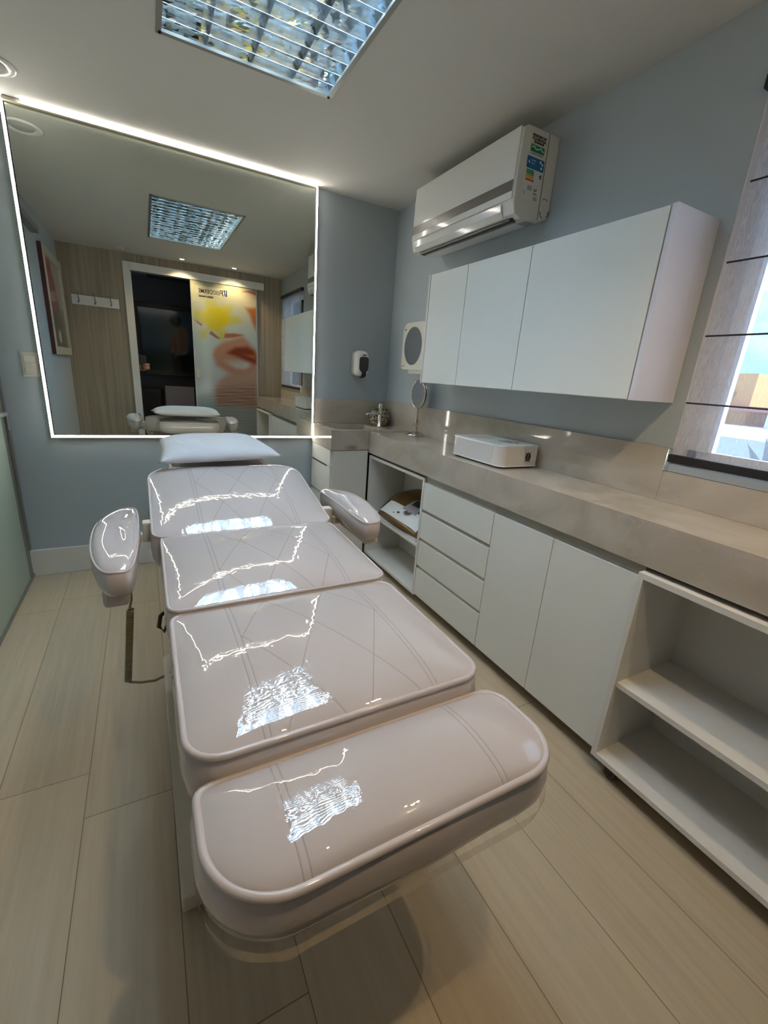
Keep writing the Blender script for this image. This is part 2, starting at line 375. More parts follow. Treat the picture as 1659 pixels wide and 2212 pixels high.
# corridor behind the doorway
struct(boxes('wall_corridor', [(-2.9, .1, -4.6, -4.5, 0, H), (-2.9, -2.8, -4.5, YB - .1, 0, H), (.0, .1, -4.5, YB - .1, 0, H)], M_CORR))
struct(box('ceiling_corridor', -2.9, .1, -4.6, YB - .1, H, H + .06, M_CORRC))

# window
win = struct(bpy.data.objects.new('window_1', None)); win.location = (.08, (WY0 + WY1) / 2, WZ0); COL.objects.link(win)
fx0, fx1 = .095, .135
boxes('window_frame', [(fx0, fx1, WY1 - .035, WY1, WZ0, WZ1), (fx0, fx1, WY0, WY0 + .055, WZ0, WZ1), (fx0, fx1, WY0, WY1, WZ1 - .05, WZ1), (fx0, fx1, WY0, WY1, WZ0, WZ0 + .045), (fx0 - .015, fx1, WY1 - .075, WY1 - .035, WZ0 + .045, WZ1 - .05)], M_FRAME, win)
box('pane', .103, .107, WY0 + .05, WY1 - .05, WZ0 + .04, WZ1 - .04, M_GLASS, win)
box('window_sill', -.02, .148, WY0, WY1 + .006, WZ0 - .030, WZ0 - .001, M_ALUL, win, bevel=.003)
struct(boxes('trim_1', [(.001, .094, WY1 - .0035, WY1 - .0003, WZ0, WZ1)], M_FRAME))  # white lining added to make the window reveal look brighter
# blind
bl = thing('roman_blind', 'sheer pale roman blind with dark horizontal rods hanging over the window', 'blind', (-.014, WY1 - .02, WZ1))
bm = bmesh.new(); nz, ny = 46, 60; y_top, y_bot = WY1 - .034, WY1 - .009
vg = []
for i in range(nz + 1):
    z = 1.10 + (2.155 - 1.10) * i / nz; f = i / nz; y1 = y_bot + (y_top - y_bot) * f
    vg.append([bm.verts.new((-.012 + .0035 * math.sin(j * .9 + 1.3 * math.sin(i * .13)) * (.4 + .6 * math.sin(math.pi * ((z - 1.075) % .213) / .213)), y1 + (WY0 + .004 - y1) * j / ny, z)) for j in range(ny + 1)])
for i in range(nz):
    for j in range(ny): bm.faces.new((vg[i][j], vg[i][j + 1], vg[i + 1][j + 1], vg[i + 1][j]))
link('fabric', bm, M_SHEER, bl, smooth=True)
for k, z in enumerate((2.138, 1.925, 1.711, 1.497, 1.284)):
    bm = bmesh.new(); tube(bm, [(-.019, WY1 - .010 - .02 * (z - 1.1), z), (-.019, WY0 + .006, z)], .0028, 8); link('rod', bm, M_BLACK, bl)
box('bottom_bar', -.024, -.008, WY0 + .004, WY1 - .004, 1.078, 1.106, M_BLACK, bl, bevel=.003)
box('headrail', -.03, 0, WY0 - .01, WY1 + .002, 2.155, 2.19, M_BLACK, bl, bevel=.003)

# outside
h = thing('neighbour_house', 'ochre rendered house with a clay roof edge seen through the blind', 'building', (7, -.2, 0))
bm = bmesh.new(); addbox(bm, 6.0, 9.5, .14, 1.15, -3, 1.72); link('wall', bm, M_BUILD, h)
box('roof', 5.8, 9.6, -.7, 1.3, 1.20, 1.27, M_ROOF, h)
box('vent', 5.97, 6.02, .36, .50, 1.38, 1.46, M_TEXTG, h)
tag(box('terrace_wall', 3.0, 9.0, -5.0, 5.0, -3.0, 1.0, M_WHITEW), 'sunlit whitewashed terrace wall outside below the window', 'wall')
tag(box('garden_post', 5.5, 5.6, -.62, -.30, 1.0, 1.82, M_WHITEW), 'narrow whitewashed post right of the ochre house', 'post')
bm = bmesh.new(); random.seed(4)
base = Vector((2.2, -1.72, .72))
for k in range(11):
    a = R(-30 + k * 19); tip = base + Vector((.02 * k, math.cos(a) * .34, math.sin(a) * .34 + .05)); mid = (base + tip) / 2; sd = Vector((0, -math.sin(a), math.cos(a))) * .035
    vs = [bm.verts.new(base), bm.verts.new(mid + sd), bm.verts.new(tip), bm.verts.new(mid - sd), bm.verts.new(base + Vector((.012, 0, 0))), bm.verts.new(mid + sd + Vector((.012, 0, 0))), bm.verts.new(tip + Vector((.006, 0, 0))), bm.verts.new(mid - sd + Vector((.012, 0, 0)))]
    for f in ((0, 1, 2, 3), (7, 6, 5, 4), (0, 4, 5, 1), (1, 5, 6, 2), (2, 6, 7, 3), (3, 7, 4, 0)): bm.faces.new([vs[i] for i in f])
tube(bm, [(2.21, -1.72, .72), (2.22, -1.70, -.4), (2.2, -1.70, -3)], [.03, .045, .06], 8)
tag(link('fan_palm', bm, M_PALM), 'grey-green fan palm outside the lower window corner', 'palm')

# ---------------------------------------------------------------- sliding frosted door, left
pt = thing('sliding_glass_door', 'pale green frosted glass sliding door with grey metal stile on the left wall', 'door', (XL, -.9, 0))
bm = bmesh.new(); addbox(bm, XL - .004, XL + .004, -1.34, -.05, .02, 2.2); link('glass_panel', bm, M_FROST, pt)
boxes('stile', [(XL - .012, XL + .006, -.085, -.002, 0.004, 2.22), (XL + .006, XL + .016, -.03, -.005, .17, 2.2)], M_ALU, pt, bevel=.002)
boxes('rail', [(XL - .012, XL + .012, -1.34, -.002, 0.002, .02)], M_ALU, pt)
boxes('head_rail', [(XL - .018, XL + .03, -1.86, -.002, 2.2, 2.25)], M_ALU, pt, bevel=.003)
box('latch', XL + .006, XL + .024, -.11, -.022, .955, .975, M_ALUL, pt, bevel=.003)
box('latch_plate', XL + .008, XL + .02, -.030, -.008, .875, .96, M_ALUL, pt, bevel=.003)

# ---------------------------------------------------------------- doorway frame and sliding printed glass at the back
fr = thing('door_frame', 'white doorway surround with sliding track header on the wood wall', 'door frame', (-1.735, YB, 0))
box('jamb', -1.772, -1.70, YB - .10, YB + .018, 0, 2.315, M_WHITE, fr, bevel=.003)
box('header', -1.699, -.232, YB + .002, YB + .034, 2.232, 2.312, M_WHITE, fr, bevel=.004)
box('jamb_stop', -1.70, -1.694, YB - .09, YB - .02, 0, 2.22, M_ALUL, fr)

PX0, PX1 = -1.085, -.328
dp = thing('printed_glass_door', 'sliding glass door printed with a yellow flower and red lips', 'door', ((PX0 + PX1) / 2, YB + .01, .02))
def sm(a, b_, x):
    t_ = min(1, max(0, (x - a) / (b_ - a))); return t_ * t_ * (3 - 2 * t_)
def mixc(a, b_, t_): return tuple(a[i] + (b_[i] - a[i]) * t_ for i in range(3))
def poly_d(X, Y, P):      # signed distance to polygon (negative inside)
    d = 1e9; ins = False; n = len(P)
    for i in range(n):
        x0, y0 = P[i]; x1, y1 = P[(i + 1) % n]
        ex, ey = x1 - x0, y1 - y0; t_ = max(0, min(1, ((X - x0) * ex + (Y - y0) * ey) / (ex * ex + ey * ey)))
        d = min(d, math.hypot(X - x0 - t_ * ex, Y - y0 - t_ * ey))
        if (y0 > Y) != (y1 > Y) and X < (x1 - x0) * (Y - y0) / (y1 - y0) + x0: ins = not ins
    return -d if ins else d
LIPS = [(960, 1110), (985, 1040), (1060, 980), (1180, 950), (1280, 920), (1360, 1000), (1440, 1100), (1450, 1320), (1340, 1380), (1200, 1370), (1090, 1300), (1000, 1230)]
MOUTH = [(1120, 1100), (1200, 1050), (1330, 1050), (1400, 1090), (1440, 1150), (1440, 1245), (1330, 1200), (1220, 1140)]
NOST = [(1290, 600), (1440, 600), (1440, 890), (1390, 800), (1350, 690)]
CORN = [(1090, 885), (1180, 885), (1290, 905), (1180, 930), (1080, 930)]
CHIN = [(990, 1520), (1040, 1420), (1120, 1360), (1450, 1330), (1450, 1760), (1010, 1700)]
PETALS = [[(900, 510), (980, 540), (1010, 620), (860, 640)], [(1060, 580), (1160, 580), (1150, 660), (1080, 680)], [(1120, 690), (1220, 700), (1275, 760), (1130, 790)],
          [(1000, 830), (1110, 850), (1085, 950), (1030, 940)], [(820, 850), (920, 820), (880, 930), (830, 910)], [(760, 620), (880, 640), (870, 760), (770, 720)]]
BLOB = [(850, 650), (930, 600), (1040, 590), (1110, 650), (1145, 720), (1110, 800), (1000, 860), (900, 820), (850, 740)]
TWIG = [(765, 715), (850, 775), (845, 795), (800, 760)]; TWIG2 = [(940, 845), (1040, 940), (1000, 935), (920, 880)]
def art(X, Y):
    c = mixc((.42, .43, .31), (.40, .50, .50), sm(430, 900, Y)); c = mixc(c, (.47, .52, .52), sm(900, 1300, Y))
    c = mixc(c, (.26, .32, .32), sm(1450, 1800, Y))
    c = mixc(c, (.52, .40, .33), .7 * sm(1150, 1450, X) * (1 - sm(560, 1000, Y)))
    for P in PETALS: c = mixc((.44, .44, .13), c, sm(-22, 34, poly_d(X, Y, P)))
    c = mixc((.50, .45, .02), c, sm(-30, 34, poly_d(X, Y, BLOB)))
    for P in (TWIG, TWIG2): c = mixc((.28, .13, .07), c, sm(-5, 6, poly_d(X, Y, P)))
    c = mixc((.48, .50, .50), c, sm(-20, 40, poly_d(X, Y, LIPS))) if False else c
    d = poly_d(X, Y, LIPS); c = mixc(c, (.42, .22, .15), 1 - sm(-30, 40, d)); c = mixc(c, (.50, .47, .43), sm(50, 110, -d) * sm(1150, 1260, Y))
    c = mixc((.20, .035, .015), c, sm(-22, 40, poly_d(X, Y, MOUTH)))
    c = mixc((.42, .13, .03), c, sm(-40, 10, poly_d(X, Y, [(1260, 1120), (1440, 1130), (1440, 1210)])))
    c = mixc((.36, .13, .04), c, sm(-34, 22, poly_d(X, Y, NOST)))
    c = mixc((.34, .12, .08), c, sm(-8, 14, poly_d(X, Y, CORN)))
    c = mixc((.34, .08, .07), c, sm(-4, 9, poly_d(X, Y, [(1260, 430), (1340, 425), (1420, 455), (1420, 468), (1340, 440)])))
    d = poly_d(X, Y, CHIN); k = 1 - sm(-30, 60, d)
    rip = .5 + .5 * math.sin(Y * .21 + 1.7 * math.sin(X * .011 + Y * .05)); wv = sm(1420, 1560, Y)
    c = mixc(c, mixc((.42, .25, .17), (.20, .08, .05), wv * rip), k * .9)
    edge = sm(1400, 1520, Y) * (1 - k) * sm(880, 1000, X); c = mixc(c, (.28, .20, .17), edge * rip * .5)
    return c
def art_panel(name, nx, nz, fx, fcol, parent):
    """grid panel, fx(i/nx, j/nz) -> point, fcol(u, v) -> colour"""
    bm = bmesh.new(); lay = bm.loops.layers.float_color.new('print'); g = []
    for j in range(nz + 1): g.append([bm.verts.new(fx(i / nx, j / nz)) for i in range(nx + 1)])
    for j in range(nz):
        for i in range(nx):
            f = bm.faces.new((g[j][i], g[j][i + 1], g[j + 1][i + 1], g[j + 1][i]))
            for lp, (a, b_) in zip(f.loops, ((i, j), (i + 1, j), (i + 1, j + 1), (i, j + 1))): lp[lay] = (*fcol(a / nx, b_ / nz), 1)
    return link(name, bm, M_ART, parent)
YP = YB + .028
box('glass_panel', PX0, PX1, YP - .010, YP - .001, .015, 2.228, M_FROST, dp)
def acol(u_, v_):
    z = .02 + 2.205 * v_; Yz = 300 + (2.24 - z) / .00106; X = 735 + .045 * (Yz - 300) + u_ * 680; Y = Yz + .144 * (X - 735); return art(X, Y)
art_panel('print_film', 110, 240, lambda u_, v_: (PX0 + .002 + u_ * (PX1 - PX0 - .004), YP, .02 + 2.205 * v_), acol, dp)
boxes('edge_profile', [(PX1 - .006, PX1 + .008, YP - .014, YP + .004, .01, 2.228), (PX0 - .008, PX0, YP - .012, YP + .002, .01, 2.228)], M_ALUL, dp)
box('handle', PX0 + .004, PX0 + .05, YP + .001, YP + .016, 1.125, 1.225, M_CREAM, dp, bevel=.006)
YT = YP + .0012
box('logo_plate', -1.035, -.672, YP + .0002, YP + .0008, 2.088, 2.180, mat('logo_ground', (.50, .50, .42), .3), dp)
text('lettering', 'F', .090, M_TEXT, dp, (-.722, YT, 2.098), (-1, 0, 0), (0, 0, 1), bold=.001)
text('lettering', 'ISIODERME', .066, M_TEXT, dp, (-.758, YT, 2.102), (-1, 0, 0), (0, 0, 1), font_scale=.76, bold=.0007)
text('lettering', 'Estética Avançada', .026, M_TEXT, dp, (-.842, YT, 2.062), (-1, 0, 0), (0, 0, 1), font_scale=.86, bold=.0009)
bm = bmesh.new()
prism(bm, [(-.680, 2.096), (-.680, 2.168), (-.697, 2.168), (-.690, 2.14), (-.70, 2.115), (-.70, 2.096)], lambda a, b_, t_: (a, YT - .0004 + .0008 * t_, b_))
prism(bm, [(-.703, 2.168), (-.722, 2.168), (-.711, 2.135), (-.722, 2.096), (-.712, 2.096), (-.700, 2.130)], lambda a, b_, t_: (a, YT - .0004 + .0008 * t_, b_))
link('emblem', bm, M_NAVY, dp)

# coat hooks
ck = thing('coat_rack', 'white wall board with three dark coat hooks on the wood wall', 'coat rack', (-2.057, YB, 1.815))
box('board', -2.276, -1.838, YB + .001, YB + .016, 1.815, 1.912, M_WHITE, ck, bevel=.003)
for x in (-2.213, -2.062, -1.914):
    bm = bmesh.new(); tube(bm, [(x, YB + .017, 1.885), (x, YB + .03, 1.89), (x, YB + .05, 1.915), (x, YB + .055, 1.94)], .004, 8)
    tube(bm, [(x, YB + .02, 1.885), (x + .006, YB + .024, 1.855), (x, YB + .045, 1.832), (x - .004, YB + .05, 1.85)], .005, 8); link('hook', bm, M_NICKEL, ck, smooth=True)

# framed picture on the left wall
pc = thing('framed_picture', 'tall cream-framed abstract picture in red and grey on the left wall', 'picture', (XL, -2.5, 1.28))
y0, y1, z0, z1 = -3.02, -2.02, 1.285, 2.175
XW = XL - .019
boxes('frame', [(XW, XW + .035, y0, y0 + .07, z0, z1), (XW, XW + .035, y1 - .07, y1, z0, z1), (XW, XW + .035, y0 + .07, y1 - .07, z0, z0 + .07), (XW, XW + .035, y0 + .07, y1 - .07, z1 - .07, z1)], mat('cream_frame', (.56, .52, .40), .4), pc, bevel=.003)
box('frame_edge', XW, XW + .030, y1, y1 + .012, z0, z1, mat('dark_red_edge', (.06, .008, .012), .4), pc)
def pcol(u_, v_):
    c = (.50, .45, .40); s_ = math.sin(u_ * 9 + v_ * 13) * .5 + math.sin(u_ * 23 - v_ * 7) * .25
    c = mixc((.10, .095, .07), c, sm(.30, .62, v_ + .12 * s_))
    c = mixc(c, (.40, .05, .08), sm(.05, .2, .35 - abs(u_ - .78 + .5 * (1 - v_)) + .05 * s_) * sm(.35, .5, v_))
    c = mixc(c, (.62, .20, .07), sm(.72, .9, u_ + .1 * s_) * sm(.6, .8, v_))
    c = mixc((.60, .60, .58), c, sm(.06, .12, math.hypot((u_ - .5) * 1.0, (v_ - .14) * 1.1)))
    return c
art_panel('print', 40, 60, lambda u_, v_: (XW + .012, y0 + .06 + u_ * (y1 - y0 - .12), z0 + .06 + v_ * (z1 - z0 - .12)), pcol, pc)

# ---------------------------------------------------------------- wall mirror with LED edge
YM = -.03
wm = thing('wall_mirror', 'large rectangular wall mirror edged with a glowing white light strip', 'mirror', (-1.37, 0, .85))
MX0, MX1, MZ0, MZ1 = -2.128, -.616, .852, 2.392
box('mirror_glass', MX0 + .004, MX1 - .002, YM, YM + .005, MZ0 + .004, MZ1, M_MIRROR, wm)
box('backing', MX0 + .03, MX1 - .012, YM + .006, -.001, MZ0 + .03, MZ1 - .02, M_WHITE, wm)
LW = .0125
for b_, f_ in (((MX0 - LW, MX0, YM - .010, YM + .028, MZ0 - LW, MZ1), 'v'), ((MX1, MX1 + LW * .8, YM - .010, YM + .028, MZ0 - LW, MZ1), 'v'),
               ((MX0, MX1, YM - .010, YM + .028, MZ0 - LW, MZ0), 'h'), ((MX0 + .07, MX1 - .004, YM - .040, YM - .026, MZ1 + .0005, MZ1 + .0045), 't')):
    pr_ = box('led_profile', *b_, M_WHITE, wm)
    x0q, x1q, y0q, y1q, z0q, z1q = b_
    e_ = .0008
    box('led_strip', x0q + (e_ if f_ == 'v' else 0), x1q - (e_ if f_ == 'v' else 0), y0q - .0015, y0q - .0002, z0q + (e_ if f_ == 'h' else 0), z1q - (e_ if f_ == 'h' else 0), M_LED, pr_)
box('led_strip', MX0 + .07, MX1 - .004, YM - .0400, YM - .0335, MZ1 - .0008, MZ1 + .0003, M_LED, wm)
box('top_profile', MX0, MX1, YM - .024, YM - .002, MZ1 - .008, MZ1 + .006, mat('cream_profile', (.75, .70, .55), .4), wm)

# ---------------------------------------------------------------- ceiling lights
cl = thing('louvred_ceiling_light', 'large recessed ceiling light with crinkled mirror-finish louvres', 'ceiling light', ((TX0 + TX1) / 2, (TY0 + TY1) / 2, H))
boxes('frame', [(TX0 - .008, TX0 + .010, TY0 - .008, TY1 + .008, H - .006, H + .004), (TX1 - .010, TX1 + .008, TY0 - .008, TY1 + .008, H - .006, H + .004), (TX0, TX1, TY0 - .008, TY0 + .010, H - .006, H + .004), (TX0, TX1, TY1 - .010, TY1 + .008, H - .006, H + .004)], M_ALU, cl)
HT = H + .13
boxes('housing', [(TX0 - .004, TX1 + .004, TY0 - .004, TY1 + .004, HT, HT + .01), (TX0 - .004, TX0 + .001, TY0, TY1, H + .004, HT), (TX1 - .001, TX1 + .004, TY0, TY1, H + .004, HT), (TX0, TX1, TY0 - .004, TY0 + .001, H + .004, HT), (TX0, TX1, TY1 - .001, TY1 + .004, H + .004, HT)], mat('lamp_housing_white', (.62, .76, .86), .5), cl)
ncol, nrow = 4, 17; cw = (TX1 - TX0) / ncol; rh = (TY1 - TY0) / nrow
bm = bmesh.new()
LT = H + .048
for c in range(ncol + 1):      # parabolic dividers along y: narrow at the bottom, wide at the top
    xc = TX0 + c * cw
    prof = [(.0, .0), (.004, .012), (.012, .028), (.024, .048)]
    L_ = [(-a, z) for a, z in prof] if c > 0 else [(0, z) for a, z in prof]
    R_ = [(a, z) for a, z in prof] if c < ncol else [(0, z) for a, z in prof]
    for side in (L_, R_):
        if side[0][0] == side[-1][0]: continue
        for (a, z), (a2, z2) in zip(side, side[1:]):
            vs = [bm.verts.new((xc + a, TY0, H + .001 + z)), bm.verts.new((xc + a, TY1, H + .001 + z)), bm.verts.new((xc + a2, TY1, H + .001 + z2)), bm.verts.new((xc + a2, TY0, H + .001 + z2))]
            bm.faces.new(vs)
link('side_reflector', bm, M_REFL, cl)
bm = bmesh.new()
for r_ in range(nrow + 1):
    yc = TY0 + r_ * rh
    for s_ in (-1, 1):
        if (r_ == 0 and s_ < 0) or (r_ == nrow and s_ > 0): continue
        pr = [(.0005, .002), (.004, .014), (.010, .030), (.018, .046)]
        nseg = 24
        for (a, z), (a2, z2) in zip(pr, pr[1:]):
            for q in range(nseg):
                xa = TX0 + (TX1 - TX0) * q / nseg; xb = TX0 + (TX1 - TX0) * (q + 1) / nseg
                k0 = .0035 * math.sin(q * 1.57); k1 = .0035 * math.sin((q + 1) * 1.57)
                bm.faces.new([bm.verts.new(p) for p in ((xa, yc + s_ * (a + abs(k0) * z * 12), H + z), (xb, yc + s_ * (a + abs(k1) * z * 12), H + z), (xb, yc + s_ * (a2 + abs(k1) * z2 * 12), H + z2), (xa, yc + s_ * (a2 + abs(k0) * z2 * 12), H + z2))])
M_SAT = mat('faceted_louvre', (.68, .84, .96), .2, 1); bump(M_SAT, 18, .12, .01, detail=1)
nt, b, L = nodes(M_SAT)
t = N(nt, 'ShaderNodeTexCoord'); vo = N(nt, 'ShaderNodeTexVoronoi'); vo.inputs['Scale'].default_value = 30; L(t.outputs['Object'], vo.inputs['Vector'])
mr_ = N(nt, 'ShaderNodeMapRange'); mr_.inputs['From Min'].default_value = .30; mr_.inputs['From Max'].default_value = .62; mr_.inputs['To Min'].default_value = .10; mr_.inputs['To Max'].default_value = .27
sx_ = N(nt, 'ShaderNodeSeparateXYZ'); L(vo.outputs['Color'], sx_.inputs[0]); L(sx_.outputs[0], mr_.inputs['Value']); L(mr_.outputs[0], b.inputs['Roughness'])
link('cross_louvre', bm, M_SAT, cl)
for c in range(ncol):
    bm = bmesh.new(); xc = TX0 + (c + .5) * cw; lathe(bm, [(.008, TY0 + .02), (.014, TY0 + .03), (.014, TY1 - .03), (.008, TY1 - .02)], (xc, 0, H + .085), 12, 'y'); link('tube', bm, M_TUBE, cl, smooth=True)

def downlight(x, y, lens, label, group=None, rad=.045):
    t_ = thing('recessed_downlight', label, 'downlight', (x, y, H), group)
    bm = bmesh.new(); lathe(bm, [(rad * .62, -.001), (rad * .68, -.006), (rad * .9, -.009), (rad, -.005), (rad, -.0005)], (x, y, H), 32, cap=False); link('trim_ring', bm, M_ALUL if lens is not M_OFFLENS else M_WHITE, t_, smooth=True)
    bm = bmesh.new(); lathe(bm, [(.0005, -.006), (rad * .55, -.006), (rad * .62, -.001), (rad * .62, -.0005)], (x, y, H), 24); link('lens', bm, lens, t_, smooth=True)
    return t_
downlight(-2.112, -.322, M_OFFLENS, 'round white ceiling downlight switched off near the mirror corner', rad=.09)
sx = [(-1.775, 'unlit small ceiling spot above the coat hooks side'), (-1.177, 'lit warm ceiling spot above the doorway opening'), (-.614, 'lit warm ceiling spot above the printed glass door')]
for i, (x, lb) in enumerate(sx):
    downlight(x, -2.925, M_OFFLENS if i == 0 else M_SPOT, lb, 'small ceiling spots over the doorway wall', .042)
    if i: light('spot_beam', 'SPOT', (x, -2.925, H - .02), P_SPOT, (1, .72, .42), (0, 0, 0), spot_size=R(125), spot_blend=.7, shadow_soft_size=.02)

# ---------------------------------------------------------------- stone worktop, splashback, sink
CX, ZC, ZB = -.332, .935, .795
wt = thing('stone_worktop', 'long polished beige stone worktop with a deep front edge along the right wall', 'worktop', (-.17, -1.4, ZC))
YE = YB + .036
box('slab', CX + .02, -.001, YE, -.412, ZC - .025, ZC, M_STONE, wt)
box('apron', CX, CX + .02, YE, -.412, ZB, ZC, M_STONE, wt)
sb = thing('stone_splashback', 'polished beige stone upstand running along the right wall behind the worktop', 'splashback', (-.01, -1.1, ZC))
box('splash_panel', -.018, -.001, WY1 + .004, -.019, ZC + .0005, 1.125, M_STONE, sb)
box('splash_panel', -.018, -.001, YE, WY1 + .003, ZC + .0005, WZ0 - .031, M_STONE, sb)
tag(box('stone_splashback', -.607, -.001, -.018, -.001, ZC + .011, 1.118, M_STONE), 'short beige stone upstand on the far wall behind the sink', 'splashback')
SX0, SY0 = -.608, -.410
zt, zb = .945, .812
sk = thing('stone_sink', 'square beige stone corner sink block with sunken basin and brown stain', 'sink', (-.3, -.2, zb))
bx0, bx1, by0, by1, bz = SX0 + .045, -.215, SY0 + .04, -.06, .845
boxes('sink_block', [(SX0, bx0, SY0, -.001, zb, zt), (bx1, -.001, SY0, -.001, zb, zt), (bx0, bx1, SY0, by0, zb, zt), (bx0, bx1, by1, -.001, zb, zt), (bx0, bx1, by0, by1, zb, bz)], M_STONE, sk)
bm = bmesh.new(); lathe(bm, [(.001, .001), (.022, .001), (.024, 0)], ((bx0 + bx1) / 2, (by0 + by1) / 2, bz), 24); link('drain', bm, M_CHROME, sk, smooth=True)
M_SINK = M_STONE.copy(); M_SINK.name = 'stained_stone'
nt, b, L = nodes(M_SINK)
t = N(nt, 'ShaderNodeTexCoord'); sub = N(nt, 'ShaderNodeVectorMath', operation='SUBTRACT'); sub.inputs[1].default_value = (-.165, -.21, .018); L(t.outputs['Object'], sub.inputs[0])
nn = N(nt, 'ShaderNodeTexNoise'); nn.inputs['Scale'].default_value = 22; nn.inputs['Detail'].default_value = 5; L(t.outputs['Object'], nn.inputs['Vector'])
sc = N(nt, 'ShaderNodeVectorMath', operation='MULTIPLY'); sc.inputs[1].default_value = (1, 1, 2.0); L(sub.outputs[0], sc.inputs[0])
ln = N(nt, 'ShaderNodeVectorMath', operation='LENGTH'); L(sc.outputs[0], ln.inputs[0])
ad = N(nt, 'ShaderNodeMath', operation='MULTIPLY_ADD'); ad.inputs[1].default_value = .10; L(nn.outputs['Fac'], ad.inputs[0]); L(ln.outputs['Value'], ad.inputs[2])
mrr = N(nt, 'ShaderNodeMapRange'); mrr.inputs['From Min'].default_value = .062; mrr.inputs['From Max'].default_value = .105; mrr.inputs['To Min'].default_value = .6; mrr.inputs['To Max'].default_value = 0; L(ad.outputs[0], mrr.inputs['Value'])
src = b.inputs['Base Color'].links[0].from_socket
mq = N(nt, 'ShaderNodeMixRGB'); L(mrr.outputs[0], mq.inputs[0]); L(src, mq.inputs[1]); mq.inputs[2].default_value = (.20, .11, .06, 1); L(mq.outputs[0], b.inputs['Base Color'])
for c_ in sk.children:
    if c_.name.startswith('sink_block'): c_.data.materials[0] = M_SINK
    else: c_.data.materials[0] = M_CHROME
# end cap of splashback by the window
tag(box('splashback_end_cap', -.022, -.0005, WY1 - .012, WY1 + .003, 1.045, 1.126, M_CHROME, bevel=.003), 'short chrome end cap where the splashback meets the window', 'trim')

fa = thing('basin_tap', 'chrome pillar tap with a level spout beside the sink', 'tap', (-.155, -.205, zt))
fx, fy = -.155, -.205
bm = bmesh.new(); lathe(bm, [(.016, 0), (.019, .003), (.019, .006), (.013, .010), (.012, .125), (.014, .128), (.015, .16), (.012, .166)], (fx, fy, zt), 24); link('body', bm, M_CHROME, fa, smooth=True)
bm = bmesh.new(); tube(bm, [(fx, fy, zt + .095), (fx - .06, fy - .02, zt + .097), (fx - .12, fy - .04, zt + .095), (fx - .128, fy - .043, zt + .086)], [.009, .008, .008, .009], 14); link('spout', bm, M_CHROME, fa, smooth=True)

pp = thing('potted_succulent', 'round brown textured pot with green succulent in the worktop corner', 'plant', (-.085, -.085, zt))
PCX, PCY = -.105, -.105
bm = bmesh.new(); lathe(bm, [(.001, .001), (.045, 0), (.066, .018), (.076, .050), (.072, .084), (.058, .108), (.052, .108), (.050, .095), (.001, .095)], (PCX, PCY, zt), 32)
link('pot', bm, M_POT, pp, smooth=True)
bm = bmesh.new(); random.seed(2)
for k in range(70):
    a = random.uniform(0, 6.28); e = random.uniform(.15, 1.35); l_ = random.uniform(.024, .044); c = Vector((PCX, PCY, zt + .098)) + Vector((math.cos(a), math.sin(a), 0)) * random.uniform(0, .036)
    dvec = Vector((math.cos(a) * math.cos(e), math.sin(a) * math.cos(e), math.sin(e)))
    tube(bm, [c, c + dvec * l_ * .5, c + dvec * l_ * .85, c + dvec * l_], [.004, .0095, .007, .001], 7)
link('leaves', bm, M_GREEN, pp, smooth=True)

# ---------------------------------------------------------------- soap and towel dispensers
sd = thing('soap_dispenser', 'white wall soap dispenser with a smoky dark window', 'soap dispenser', (-.255, 0, 1.28))
bm = bmesh.new(); poly = rrect(-.312, -.212, 1.29, 1.466, [.035, .035, .03, .03], 6)
A = [bm.verts.new((a, -.001, b_)) for a, b_ in poly]
cxs, czs = -.262, 1.378
B = [bm.verts.new((a, -.06, b_)) for a, b_ in poly]; C_ = [bm.verts.new((cxs + (a - cxs) * .88, -.088, czs + (b_ - czs) * .93)) for a, b_ in poly]; D_ = [bm.verts.new((cxs + (a - cxs) * .55, -.098, czs + (b_ - czs) * .75)) for a, b_ in poly]
n_ = len(poly)
for P_, Q_ in ((A, B), (B, C_), (C_, D_)):
    for i in range(n_): bm.faces.new((P_[i], P_[(i + 1) % n_], Q_[(i + 1) % n_], Q_[i]))
bm.faces.new(A); bm.faces.new(D_)
link('casing', bm, M_WHITEP, sd, smooth=True)
bm = bmesh.new(); prism(bm, rrect(-.291, -.222, 1.318, 1.424, [.02, .02, .03, .03], 6), lambda a, b_, t_: (a, -.094 - .012 * t_, b_)); link('window', bm, mat('smoky_plastic', (.055, .045, .06), .15), sd, bevel=.003)
bm = bmesh.new(); prism(bm, [(-.268, 1.326), (-.236, 1.326), (-.236, 1.300), (-.248, 1.282), (-.278, 1.276), (-.268, 1.292)], lambda a, b_, t_: (a, -.07 - .036 * t_, b_)); link('push_lever', bm, mat('smoky_lever', (.03, .028, .03), .25), sd, bevel=.002)
box('badge', -.267, -.240, -.1005, -.096, 1.432, 1.439, M_NAVY, sd)

